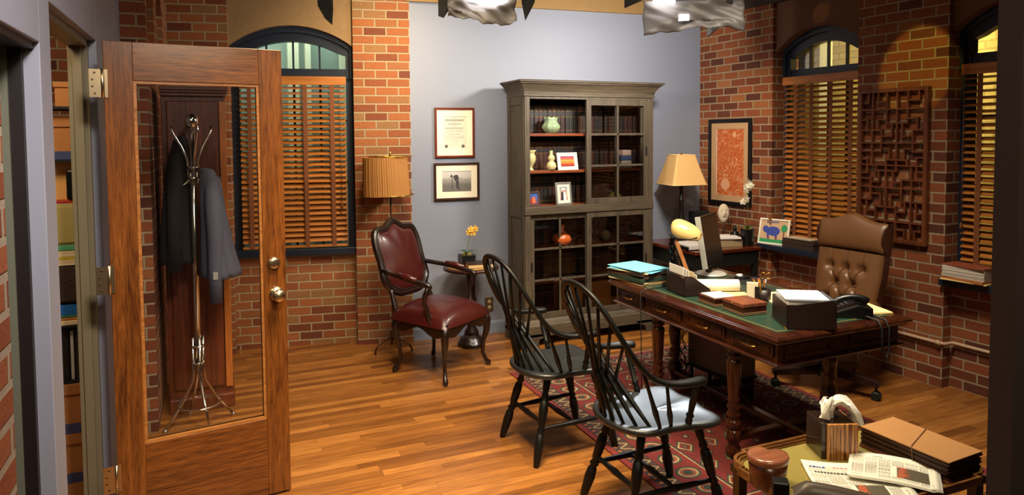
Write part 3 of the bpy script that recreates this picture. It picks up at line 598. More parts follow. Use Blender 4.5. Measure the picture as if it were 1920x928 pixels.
mb = MB()
flatpoly(mb, blob(-0.005, 0.03, 0.022, 0.026, seed=2), 0.0138); flatpoly(mb, blob(0.006, -0.02, 0.012, 0.045, seed=4), 0.0137); flatpoly(mb, [(-0.055, 0.035), (-0.02, 0.03), (-0.02, 0.036), (-0.055, 0.043)], 0.0136)
flatpoly(mb, [(-0.042, 0.03), (-0.036, 0.03), (-0.034, -0.07), (-0.04, -0.07)], 0.0135); flatpoly(mb, [(0.0, -0.02), (0.03, -0.07), (0.022, -0.075), (-0.004, -0.04)], 0.0134)
flatpoly(mb, blob(-0.044, 0.045, 0.008, 0.012, seed=6), 0.0133)
mb.build('figure', plain('photo_dark', (58, 54, 54), 0.8), ph)

# outlet on the blue wall
p = W(F2, (0.655, -0.004, 0.245)); t = thing('wall_outlet', 'brass double socket plate low on the blue wall beside the side table', 'outlet', p, F2[1])
box(-0.036, 0.036, -0.004, 0.004, -0.062, 0.062).build('plate', plain('brass_plate', (120, 100, 70), 0.35, 0.7), t, bevel=0.003)
for z in (-0.024, 0.024): MB().lathe([(0.017, 0), (0.016, 0.004), (0.001, 0.004)], 18, M=Matrix.Translation((0, -0.004, z)) @ Matrix.Rotation(rad(90), 4, 'X')).box(-0.008, -0.005, -0.0095, -0.008, z-0.006, z+0.006).box(0.005, 0.008, -0.0095, -0.008, z-0.006, z+0.006).build('socket', plain('socket_cream', (190, 170, 130), 0.4), t)

# ================================================================ red leather armchair
t = thing('armchair', 'oxblood leather armchair with carved dark frame in front of the brick pier', 'armchair', (1.452, 4.70, 0), rad(34))
def cab(x, y, sx, sy, top, foot=0.045):
    return MB().tube([(x, y, top), (x+0.012*sx, y+0.012*sy, top-0.06), (x+0.010*sx, y+0.010*sy, top-0.14), (x-0.008*sx, y-0.008*sy, 0.18), (x-0.012*sx, y-0.012*sy, 0.10), (x+0.004*sx, y+0.004*sy, 0.045), (x+0.018*sx, y+0.018*sy, 0.022), (x+0.022*sx, y+0.022*sy, 0.0)], [0.026, 0.030, 0.024, 0.016, 0.013, 0.014, 0.020, 0.014], 12)
for sx, sy, x, y in ((-1, -1, -0.235, -0.235), (1, -1, 0.235, -0.235), (-1, 1, -0.20, 0.215), (1, 1, 0.20, 0.215)):
    cab(x, y, sx, sy, 0.40).build('leg', M_carved, t)
# seat rail
ro = [(-0.26, -0.25), (-0.12, -0.265), (0, -0.275), (0.12, -0.265), (0.26, -0.25), (0.225, 0.235), (-0.225, 0.235)]
mb = MB()
def apron(p0, p1, n=10):
    for i in range(n):
        a0, a1 = i/n, (i+1)/n; q0 = Vector(p0).lerp(Vector(p1), a0); q1 = Vector(p0).lerp(Vector(p1), a1)
        h0 = 0.335+0.028*math.cos((a0-0.5)*2*math.pi*1.5); h1 = 0.335+0.028*math.cos((a1-0.5)*2*math.pi*1.5)
        nrm = Vector((q1.y-q0.y, -(q1.x-q0.x))).normalized()*0.016
        v = [(q0.x+nrm.x, q0.y+nrm.y, h0), (q1.x+nrm.x, q1.y+nrm.y, h1), (q1.x-nrm.x, q1.y-nrm.y, h1), (q0.x-nrm.x, q0.y-nrm.y, h0)]
        v += [(x, y, 0.41) for x, y, z in v]
        mb.add(v, [(0, 1, 2, 3), (4, 7, 6, 5), (0, 4, 5, 1), (1, 5, 6, 2), (2, 6, 7, 3), (3, 7, 4, 0)])
apron((-0.245, -0.245), (0.245, -0.245)); apron((0.245, -0.245), (0.21, 0.225)); apron((0.21, 0.225), (-0.21, 0.225)); apron((-0.21, 0.225), (-0.245, -0.245))
mb.build('seat_rail', M_carved, t)
def seat(u, v):
    x = (u-0.5)*2; y = (v-0.5)*2; sx = 0.275-0.03*(y+1)/2
    ex = (1-abs(x)**3.2)**0.45 if abs(x) < 1 else 0; ey = (1-abs(y)**3.2)**0.45 if abs(y) < 1 else 0
    return Vector((x*sx, y*0.262-0.02*(1-x*x)*(1 if y < 0 else 0), 0.385+0.115*min(ex, 1)*min(ey, 1)+0.02*(1-x*x)*(1-y*y)))
sb = MB().grid(seat, 28, 28)
sb.grid(lambda u, v: Vector((lambda s: (s.x, s.y, 0.385))(seat(u, v))), 28, 28, flip=True)
sb.build('seat_cushion', M_maroon, t)
# back: cartouche shaped frame and pad, leaning back
LB = Matrix.Translation((0, 0.235, 0.435)) @ Matrix.Rotation(rad(-19), 4, 'X')
def cart(a):                                             # outline, a in 0..2pi, 0 = right
    c_, s_ = math.cos(a), math.sin(a)
    r = 1/((abs(c_)**4.6+abs(s_)**4.6)**(1/4.6))
    x = 0.232*c_*r*(1-0.02*s_-0.05*math.exp(-((s_+0.1)/0.4)**2)); z = 0.365+0.238*s_*r
    z += 0.034*math.exp(-(x/0.075)**2)*(1 if s_ > 0 else -0.9)+0.012*math.cos(x*30)*(abs(s_) > 0.6)*(1 if s_ > 0 else 1)
    return x, z
loop = [LB @ Vector((cart(2*math.pi*i/72)[0], 0, cart(2*math.pi*i/72)[1])) for i in range(72)]
MB().tube(loop, 0.025, 10, closed=True).tube([LB @ Vector((cart(2*math.pi*i/72)[0]*0.93, -0.016, 0.37+(cart(2*math.pi*i/72)[1]-0.37)*0.93)) for i in range(72)], 0.008, 8, closed=True).build('back_frame', M_carved, t)
def pad(sgn):
    def f(u, v):
        a = 2*math.pi*u; x, z = cart(a); k = v; b_ = (1-k**2.4)**0.6
        return LB @ Vector((x*k*0.95, sgn*(0.004+0.045*b_), 0.37+(z-0.37)*k*0.95))
    return f
pb = MB().grid(pad(-1), 60, 10); pb.grid(pad(0.6), 60, 10, flip=True); pb.build('back_cushion', M_maroon, t)
for s in (-1, 1):
    p0 = Vector((0.205*s, 0.225, 0.38)); 
    MB().tube([p0, (0.20*s, 0.236, 0.46), LB @ Vector((0.19*s, 0, 0.12)), LB @ Vector((0.20*s, 0, 0.2))], [0.024, 0.021, 0.019, 0.018], 10).build('back_post', M_carved, t)
    MB().tube([LB @ Vector((0.228*s, -0.01, 0.30)), (0.265*s, 0.16, 0.705), (0.275*s, 0.04, 0.69), (0.272*s, -0.07, 0.675), (0.262*s, -0.125, 0.665), (0.262*s, -0.14, 0.645)], [0.017, 0.017, 0.018, 0.018, 0.021, 0.016], 10).build('armrest', M_carved, t)
    MB().tube([(0.262*s, -0.125, 0.66), (0.272*s, -0.10, 0.60), (0.262*s, -0.085, 0.54), (0.245*s, -0.10, 0.47), (0.24*s, -0.13, 0.40)], [0.017, 0.018, 0.016, 0.017, 0.024], 10).build('arm_support', M_carved, t)
    MB().tube([(0.266*s, 0.14, 0.718), (0.276*s, 0.06, 0.708), (0.274*s, -0.03, 0.695)], [0.014, 0.024, 0.016], 12).build('arm_pad', M_maroon, t)

# ================================================================ side table with book and orchid
sx, sy = 1.855, 5.13
t = thing('side_table', 'small round pedestal table between red armchair and grey bookcase', 'table', (sx, sy, 0))
MB().lathe([(0.205, 0.612), (0.222, 0.618), (0.224, 0.632), (0.214, 0.642), (0.001, 0.642)], 40).build('tabletop', wood('pedestal_top', (36, 16, 10), (70, 34, 20), 'X', 0.25, 14), t)
MB().lathe([(0.19, 0.6425), (0.19, 0.6435), (0.001, 0.6435)], 40).build('leather_inset', plain('gilt_leather', (176, 124, 54), 0.4, var=0.2, bscale=30), t)
MB().lathe([(0.055, 0.612), (0.042, 0.57), (0.034, 0.50), (0.032, 0.42), (0.045, 0.36), (0.058, 0.30), (0.050, 0.25), (0.030, 0.20), (0.034, 0.15), (0.055, 0.12), (0.06, 0.095)], 24).build('pedestal', M_carved, t)
MB().lathe([(0.118, 0), (0.118, 0.03), (0.105, 0.036), (0.10, 0.062), (0.07, 0.075), (0.06, 0.098)], 8).build('base', M_carved, t)
tb = thing('hardback_book', 'dark leather bound book lying on the small round side table', 'book', (sx+0.05, sy-0.07, 0.644), rad(-8))
box(-0.105, 0.105, -0.075, 0.075, 0.003, 0.032).build('pages', plain('page_edge', (190, 166, 120), 0.8), tb)
MB().box(-0.11, 0.112, -0.08, 0.08, 0, 0.003).box(-0.11, 0.112, -0.08, 0.08, 0.032, 0.035).box(0.108, 0.113, -0.08, 0.08, 0.003, 0.032).build('cover', plain('bookcover', (46, 30, 22), 0.45), tb)
def orchid(name, label, loc, pot, stem, blooms, fcol, sq=True, leafn=3, s=1.0):
    t = thing(name, label, 'plant', loc)
    pw, ph_ = pot
    mb = MB()
    if sq: mb.box(-pw, pw, -pw, pw, 0, ph_)
    else: mb.lathe([(pw*0.85, 0), (pw, ph_*0.9), (pw, ph_), (pw*0.9, ph_), (pw*0.88, ph_*0.9), (0.001, ph_*0.9)], 8)
    mb.build('pot', M_blackp, t, bevel=0.002)
    MB().lathe([(pw*0.8, ph_-0.002), (pw*0.6, ph_+0.012), (0.001, ph_+0.016)], 14).build('moss', plain('moss', (120, 110, 40), 0.9, bump=1, bscale=200), t)
    lf = MB(); q = random.Random(len(label))
    for k in range(leafn):
        a = rad(360*k/leafn+q.uniform(-20, 20)); L_ = 0.085*s; w_ = 0.018*s
        def f(u, v, a=a, L_=L_, w_=w_):
            x = L_*u; y = (v-0.5)*2*w_*math.sin(math.pi*min(1, u*0.9+0.08)); z = ph_+0.01+0.07*s*u-0.06*s*u*u
            return Vector((x*math.cos(a)-y*math.sin(a), x*math.sin(a)+y*math.cos(a), z))
        lf.grid(f, 10, 4)
    lf.build('leaves', plain('orchid_leaf', (38, 62, 26), 0.4), t, solid=0.0015)
    MB().tube([(0, 0, ph_)]+[Vector(p) for p in stem], 0.0022*s, 6).build('stem', plain('stem', (92, 96, 46), 0.6), t)
    fm = plain('petal'+label, fcol, 0.6)
    for (bx, by, bz) in blooms:
        fl_ = MB(); face = q.uniform(-0.8, 0.8)
        for k in range(5):
            a = rad(72*k+90+q.uniform(-8, 8)); r = 0.019*s
            def g(u, v, a=a, r=r):
                d = u*r*2*0.75; y = (v-0.5)*2*r*0.62*math.sin(math.pi*min(0.98, u*0.85+0.12)); px = d*math.cos(a)-y*math.sin(a); pz = d*math.sin(a)+y*math.cos(a)
                return Vector((bx+px*math.cos(face), by+px*math.sin(face)-0.006*u, bz+pz))
            fl_.grid(g, 5, 3)
        fl_.lathe([(0.001, -0.004), (0.005*s, 0), (0.001, 0.006)], 8, (bx, by-0.006, bz)); fl_.build('flower', fm, t, solid=0.0012)
    return t
orchid('potted_orchid', 'yellow orchid in a black square pot on the small round side table', (sx-0.02, sy+0.04, 0.644), (0.056, 0.085), [(0.01, 0, 0.16), (0.025, 0, 0.22), (0.045, 0, 0.265)],
       [(0.02, 0, 0.262), (0.045, 0.01, 0.285), (0.07, -0.01, 0.29), (0.055, 0.0, 0.255), (0.03, -0.012, 0.285)], (226, 176, 70))

# ================================================================ bookcase
BX, BY = 2.832, 4.90
bc = thing('bookcase', 'tall weathered grey bookcase with sliding glazed doors against the blue wall', 'bookcase', (BX, BY, 0))
hw = 0.60; dp = 0.335
for s in (-1, 1):
    mb = MB()
    x0, x1 = (-hw, -hw+0.025) if s < 0 else (hw-0.025, hw)
    mb.box(x0, x1, 0.03, dp, 0.2, 1.99)
    mb.box(min(s*hw, s*(hw+0.008)), max(s*hw, s*(hw+0.008)), 0.01, 0.07, 0.2, 1.99).box(min(s*hw, s*(hw+0.008)), max(s*hw, s*(hw+0.008)), dp-0.05, dp, 0.2, 1.99)
    for z0, z1 in ((0.2, 0.27), (1.02, 1.10), (1.92, 1.99)): mb.box(min(s*hw, s*(hw+0.008)), max(s*hw, s*(hw+0.008)), 0.07, dp-0.05, z0, z1)
    mb.build('side_panel', M_greywood, bc, bevel=0.002)
box(-hw+0.025, hw-0.025, dp-0.012, dp, 0.2, 1.99).build('back_panel', M_cabback, bc)
mb = MB().box(-hw, -hw+0.045, 0, 0.03, 0.2, 1.99).box(hw-0.045, hw, 0, 0.03, 0.2, 1.99).box(-hw+0.045, hw-0.045, 0, 0.03, 1.965, 1.99)
mb.build('face_frame', M_greywood, bc, bevel=0.002)
MB().box(-hw-0.004, hw+0.004, -0.008, 0.06, 1.048, 1.112).build('middle_rail', M_greywoodx, bc, bevel=0.004)
def loft(mb, x0, x1, y0, y1, prof):                      # molding on three sides (offset, z)
    vs = []
    for o_, z in prof: vs += [(x0-o_, y1, z), (x0-o_, y0-o_, z), (x1+o_, y0-o_, z), (x1+o_, y1, z)]
    n = len(prof); fs = [(0, 1, 2, 3), (4*n-4, 4*n-1, 4*n-2, 4*n-3)]
    for i in range(n-1):
        for k in range(4): j = (k+1) % 4; fs.append((i*4+k, i*4+j, i*4+4+j, i*4+4+k))
    mb.add(vs, fs); return mb
loft(MB(), -hw, hw, 0, dp, [(0.0, 1.985), (0.012, 1.988), (0.012, 2.0), (0.006, 2.004), (0.008, 2.02), (0.018, 2.045), (0.04, 2.075), (0.055, 2.086), (0.055, 2.092), (0.07, 2.096), (0.072, 2.108), (0.06, 2.113)]).build('cornice', M_greywoodx, bc)
loft(MB(), -hw, hw, 0, dp, [(0.04, 0.08), (0.04, 0.165), (0.034, 0.172), (0.03, 0.182), (0.012, 0.195), (0.0, 0.205)]).build('plinth', M_greywoodx, bc)
for s in (-1, 1):
    ft = MB()
    pl_ = [(s*(hw+0.04), 0.0), (s*(hw+0.04), 0.1), (s*(hw-0.20), 0.1), (s*(hw-0.16), 0.075), (s*(hw-0.10), 0.055), (s*(hw-0.085), 0.0)]
    ft.prism(pl_ if s > 0 else pl_[::-1], -0.04, -0.015)
    ft.prism([(-0.04, 0.0), (-0.04, 0.1), (dp, 0.1), (dp, 0), (dp-0.06, 0), (dp-0.1, 0.07), (0.08, 0.07), (0.03, 0)], s*(hw+0.015), s*(hw+0.04), 'X')
    ft.build('bracket_foot', M_greywoodx, bc)
for z in (1.395, 1.693, 1.113): box(-hw+0.026, hw-0.026, 0.045, dp-0.013, z-0.022, z).build('shelf', M_shelf, bc, bevel=0.002)
for z in (0.775, 0.50, 0.235): box(-hw+0.026, hw-0.026, 0.045, dp-0.013, z-0.022, z).build('shelf', M_shelf, bc, bevel=0.002)
def cabdoor(x0, x1, z0, z1, y, zm, hx):
    d_ = MB().ring([(x0, z0), (x1, z0), (x1, z1), (x0, z1)], [(x0+0.045, z0+0.045), (x1-0.045, z0+0.045), (x1-0.045, z1-0.045), (x0+0.045, z1-0.045)], y, y+0.02)
    xm = (x0+x1)/2; d_.box(xm-0.009, xm+0.009, y+0.003, y+0.018, z0+0.045, z1-0.045)
    for z in zm: d_.box(x0+0.045, x1-0.045, y+0.003, y+0.018, z-0.009, z+0.009)
    d = d_.build('door', M_greywood, bc, bevel=0.002)
    box(x0+0.04, x1-0.04, y+0.009, y+0.012, z0+0.04, z1-0.04).build('glass', M_glass, d)
    MB().box(hx-0.009, hx+0.009, y-0.003, y+0.001, (z0+z1)/2-0.04, (z0+z1)/2+0.04).build('recessed_pull', M_dark, d, bevel=0.002)
cabdoor(-0.045, 0.555, 1.113, 1.965, 0.002, (1.682, 1.424), 0.532)
cabdoor(-0.035, 0.545, 1.115, 1.96, 0.026, (1.682, 1.424), -0.012)
cabdoor(-0.555, 0.0, 0.207, 1.046, 0.026, (0.765, 0.513), -0.535)
cabdoor(-0.045, 0.555, 0.207, 1.046, 0.002, (0.765, 0.513), 0.532)
# law books on the back of every shelf
tones = [((54, 20, 11), 'reddish brown'), ((42, 14, 10), 'dark red'), ((60, 32, 15), 'tan brown'), ((28, 15, 10), 'dark brown'), ((18, 15, 12), 'blackish')]
bandm = plain('spine_gold', (150, 112, 50), 0.5, 0.4); bandk = plain('spine_black', (14, 10, 8), 0.5)
protos = []
for ti, (c_, nm) in enumerate(tones):
    t = thing('law_book', 'x', 'book', (0, 0, 0))
    W_, H_ = 0.040, 0.235
    bm_ = plain('law%d' % ti, c_, 0.5, var=0.15, bscale=20)
    MB().tube([(0, 0.0, 0), (0, 0.0, H_)], 0.0185, 12).box(-W_/2+0.0015, W_/2-0.0015, 0, 0.135, 0, 0.0).build('x') if False else None
    box(-W_/2+0.0012, W_/2-0.0012, 0.0, 0.13, 0, H_).build('cover', bm_, t, bevel=0.004)
    box(-W_/2+0.0005, W_/2-0.0005, -0.0012, 0.01, H_*0.62, H_*0.74).build('title_band', bandk, t)
    mb = MB()
    for z in (0.10, 0.58, 0.78, 0.9): mb.box(-W_/2+0.0005, W_/2-0.0005, -0.0014, 0.005, H_*z, H_*z+0.0022)
    mb.build('spine_lines', bandm, t); protos.append(t)
first = [True]*5
shelfname = [(1.693, 'top upper', 0.235), (1.395, 'middle upper', 0.235), (1.113, 'lowest upper', 0.235), (0.775, 'highest lower', 0.235), (0.50, 'second lower', 0.23), (0.235, 'bottom', 0.23)]
for si, (z, nm, hh_) in enumerate(shelfname):
    x = -hw+0.05; q = random.Random(si)
    while x < hw-0.05:
        ti = [0, 0, 1, 2, 3, 4][q.randrange(6)] if si in (1, 3) else [0, 1, 3, 3, 4, 2][q.randrange(6)]
        if si == 3 and 0.0 > x > -0.35 and q.random() < 0.35: x += 0.05; continue
        if si == 5 and x > -0.06: break
        lab = '%s law book in the row at the back of the %s bookcase shelf' % (tones[ti][1], nm)
        L_ = (BX+x+0.02, BY+0.185+q.uniform(-0.004, 0.004), z)
        grp = '%s law books on the %s bookcase shelf' % (tones[ti][1], nm)
        if first[ti]:
            first[ti] = False; o = protos[ti]; o.location = L_; o['label'] = lab; o['group'] = grp
        else: o = copytree(protos[ti], L_, 0, lab, grp)
        x += 0.0405+(0.0 if q.random() < 0.93 else 0.012)
# objects in the bookcase
def vase(name, label, prof, loc, mat, cat='vase', **k): return tag(MB().lathe(prof, 32, **k).build(name, mat, loc=loc), label, cat)
M_celadon = plain('celadon', (138, 158, 122), 0.18, coat=0.6, var=0.08, bscale=30); M_cream = plain('cream_glaze', (196, 184, 130), 0.22, coat=0.5)
bvz = MB(); n = 40; vs = []
for i, (r, z) in enumerate([(0.034, 0), (0.042, 0.004), (0.064, 0.028), (0.076, 0.048), (0.069, 0.068), (0.052, 0.09), (0.050, 0.11), (0.058, 0.135), (0.054, 0.133), (0.046, 0.11), (0.046, 0.09), (0.001, 0.03)]):
    for k in range(n):
        a = 2*math.pi*k/n; fl_ = 1+0.05*math.cos(8*a)*(1 if 2 <= i <= 9 else 0); zz = z-(0.010*(0.5-0.5*math.cos(8*a)) if i in (7, 8) else 0)
        vs.append((r*fl_*math.cos(a), r*fl_*math.sin(a), zz))
bvz.add(vs, [(i*n+k, i*n+(k+1) % n, (i+1)*n+(k+1) % n, (i+1)*n+k) for i in range(11) for k in range(n)], True)
tag(bvz.build('fluted_vase', M_celadon, loc=(2.50, 4.98, 1.693)), 'green glazed fluted vase on the top shelf of the bookcase', 'vase')
tag(MB().lathe([(0.03, 0), (0.034, 0.01), (0.022, 0.02), (0.02, 0.035), (0.04, 0.06), (0.05, 0.09), (0.048, 0.12), (0.038, 0.135), (0.042, 0.15), (0.055, 0.165), (0.05, 0.166), (0.036, 0.15), (0.001, 0.14)], 28).build('cream_urn', M_cream, loc=(2.315, 4.99, 1.395)), 'cream footed urn at the left end of the middle shelf', 'urn')
tag(MB().lathe([(0.02, 0), (0.034, 0.012), (0.042, 0.035), (0.034, 0.062), (0.018, 0.074), (0.026, 0.086), (0.030, 0.102), (0.022, 0.118), (0.012, 0.13), (0.013, 0.16), (0.010, 0.16), (0.001, 0.15)], 28).build('gourd_vase', M_cream, loc=(2.492, 4.96, 1.395)), 'cream double gourd vase beside the sunset picture', 'vase')
tag(MB().lathe([(0.03, 0), (0.05, 0.015), (0.062, 0.04), (0.05, 0.062), (0.03, 0.072), (0.034, 0.082), (0.028, 0.082), (0.001, 0.06)], 28).build('squat_vase', plain('yellow_glaze', (176, 160, 84), 0.25, coat=0.5), loc=(3.11, 4.99, 1.113)), 'squat yellow green vase behind the upper glazed door', 'vase')
tag(MB().lathe([(0.035, 0), (0.065, 0.015), (0.085, 0.05), (0.07, 0.085), (0.032, 0.11), (0.022, 0.13), (0.024, 0.17), (0.019, 0.17), (0.001, 0.14)], 32).build('copper_vase', plain('copper_glaze', (176, 84, 36), 0.22, coat=0.6), loc=(2.60, 4.99, 0.775)), 'orange brown bottle vase behind the lower left glazed door', 'vase')
tag(MB().lathe([(0.018, 0), (0.036, 0.02), (0.045, 0.05), (0.036, 0.08), (0.018, 0.10), (0.001, 0.10)], 24).build('stone_ornament', plain('stone', (110, 92, 64), 0.7), loc=(3.02, 4.99, 0.775)), 'small grey brown round ornament behind the lower right glazed door', 'ornament')
def standframe(name, label, loc, rz_, w_, h_, fw, fmat, pic, tilt=10, mat_w=0.02, cat='picture'):
    t = thing(name, label, cat, loc, rz_)
    T = Matrix.Rotation(rad(-tilt), 4, 'X'); hw_ = w_/2
    def R(mb): mb.v = [tuple(T @ Vector(v)) for v in mb.v]; return mb
    R(MB().ring([(-hw_, 0), (hw_, 0), (hw_, h_), (-hw_, h_)], [(-hw_+fw, fw), (hw_-fw, fw), (hw_-fw, h_-fw), (-hw_+fw, h_-fw)], 0, 0.014)).build('frame', fmat, t, bevel=0.002)
    R(box(-hw_+0.003, hw_-0.003, 0.010, 0.014, 0.003, h_-0.003)).build('backing', M_dark, t)
    a0, c0 = hw_-fw, h_-2*fw
    if mat_w: R(MB().ring([(-a0, fw), (a0, fw), (a0, h_-fw), (-a0, h_-fw)], [(-a0+mat_w, fw+mat_w), (a0-mat_w, fw+mat_w), (a0-mat_w, h_-fw-mat_w), (-a0+mat_w, h_-fw-mat_w)], 0.005, 0.009)).build('mat', plain('mat_pale', (214, 204, 186), 0.7), t)
    pr_ = R(box(-a0+mat_w, a0-mat_w, 0.0075, 0.0098, fw+mat_w, h_-fw-mat_w)).build('print', pic[0], t)
    for nm, col, polys in pic[1]:
        mb = MB()
        for i, pg in enumerate(polys): mb.prism([(x*(a0-mat_w), h_/2+z*(h_/2-fw-mat_w)) for x, z in pg], 0.0066-0.0002*i, 0.0072-0.0002*i)
        R(mb).build(nm, plain('ink_'+nm+name, col, 0.7), pr_)
    yb = 0.014*math.cos(rad(tilt))
    zt = h_*0.6*math.cos(rad(tilt)); yt = 0.014+h_*0.6*math.sin(rad(tilt))
    MB().prism([(yt, zt), (yt+h_*0.20, 0.0), (yt+h_*0.20+0.004, 0.0), (yt+0.004, zt)], -0.015, 0.015, 'X').build('easel_leg', M_dark, t)
    return t
def gradmat(name, stops, axis='Z', noise=0.0):
    m, nt, b = newmat(name); tc = N(nt, 'ShaderNodeTexCoord'); s = N(nt, 'ShaderNodeSeparateXYZ'); nt.links.new(tc.outputs['Generated'], s.inputs[0])
    rp = N(nt, 'ShaderNodeValToRGB'); e = rp.color_ramp.elements; e[0].position = stops[0][0]; e[0].color = lin(stops[0][1]); e[1].position = stops[-1][0]; e[1].color = lin(stops[-1][1])
    for p_, c_ in stops[1:-1]: k = e.new(p_); k.color = lin(c_)
    if noise:
        nz = N(nt, 'ShaderNodeTexNoise', i_Scale=9.0, i_Detail=5.0); ma = N(nt, 'ShaderNodeMath', operation='MULTIPLY_ADD'); ma.inputs[1].default_value = noise
        nt.links.new(tc.outputs['Generated'], nz.inputs['Vector']); nt.links.new(nz.outputs['Fac'], ma.inputs[0]); nt.links.new(s.outputs[axis], ma.inputs[2]); nt.links.new(ma.outputs[0], rp.inputs['Fac'])
    else: nt.links.new(s.outputs[axis], rp.inputs['Fac'])
    nt.links.new(rp.outputs[0], b.inputs['Base Color']); b.inputs['Roughness'].default_value = 0.3; return m
sunset = gradmat('sunset_print', [(0, (90, 20, 20)), (0.25, (190, 60, 30)), (0.42, (230, 140, 50)), (0.47, (60, 30, 30)), (0.53, (240, 160, 60)), (0.75, (220, 80, 60)), (1.0, (110, 50, 90))])
standframe('sunset_picture', 'white framed sunset seascape on the middle shelf of the bookcase', (2.645, 4.95, 1.395), 0, 0.185, 0.145, 0.012, plain('frame_white', (222, 212, 196), 0.5), (sunset, []), 12, 0.018)
wed = gradmat('wedding_print', [(0, (120, 90, 70)), (0.5, (190, 160, 130)), (1.0, (150, 150, 150))], noise=0.3)
standframe('couple_photo', 'silver framed photograph of a couple on the lowest open shelf', (2.600, 4.935, 1.113), rad(3), 0.148, 0.185, 0.016, plain('silver_frame', (170, 166, 158), 0.3, 0.7), (wed, [('dark_suit', (22, 24, 46), [[(-0.7, -1), (-0.1, -1), (-0.05, 0.3), (-0.6, 0.2)]]), ('white_dress', (235, 228, 215), [[(0.0, -1), (0.7, -1), (0.5, 0.2), (0.05, 0.3)], [(-0.5, 0.5), (0.5, 0.5), (0.4, 0.8), (-0.3, 0.85)]]), ('faces', (176, 120, 90), [blob(-0.25, 0.42, 0.2, 0.2, seed=3), blob(0.3, 0.35, 0.2, 0.2, seed=5)])]), 8, 0.022)
hol = gradmat('family_print', [(0, (120, 50, 30)), (0.5, (90, 80, 110)), (1.0, (60, 90, 160))], noise=0.3)
standframe('family_photo', 'small dark framed colour photograph at the left end of the lowest open shelf', (2.335, 4.955, 1.113), rad(8), 0.125, 0.118, 0.014, plain('pewter_frame', (62, 44, 34), 0.5), (hol, [('orange_figure', (226, 96, 40), [blob(0.15, -0.2, 0.35, 0.6, seed=8)]), ('red_figure', (150, 40, 34), [blob(-0.4, -0.4, 0.3, 0.5, seed=9)])]), 10, 0.0)
for i, (x, z, w_, h_, c_, nm) in enumerate(((3.20, 1.395, 0.10, 0.065, (200, 190, 175), 'white carton box lying at the bottom of the pile behind the upper door'), (3.20, 1.462, 0.11, 0.04, (70, 90, 130), 'blue box lying in the pile behind the upper door'), (3.20, 1.504, 0.09, 0.045, (206, 176, 160), 'pale pink box on top of the pile behind the upper door'))):
    tag(box(-w_/2, w_/2, -0.04, 0.04, 0, h_).build('small_box', plain('sb%d' % i, c_, 0.5), loc=(x, 4.99, z), rotz=0.06*i, bevel=0.002), nm, 'box', 'small boxes on the middle bookcase shelf')
tag(box(-0.11, 0.11, -0.05, 0.05, 0, 0.016).build('flat_magazine', plain('mag', (170, 158, 150), 0.5), loc=(2.61, 4.985, 0.50), rotz=0.03), 'pale magazine lying on the second lower shelf of the bookcase', 'magazine')
for x, nm in ((2.66, 'brown storage carton inside the bookcase behind the lower left door'), (2.93, 'brown storage carton inside the bookcase behind the lower right door')):
    t = thing('carton', nm, 'box', (x+0.02, 5.06, 0.235), 0, 'cartons in the bottom of the bookcase')
    box(-0.105, 0.105, -0.09, 0.12, 0, 0.20).build('carton_body', M_card, t, bevel=0.002); box(-0.11, 0.11, -0.094, 0.124, 0.165, 0.212).build('lid', M_card, t, bevel=0.002)

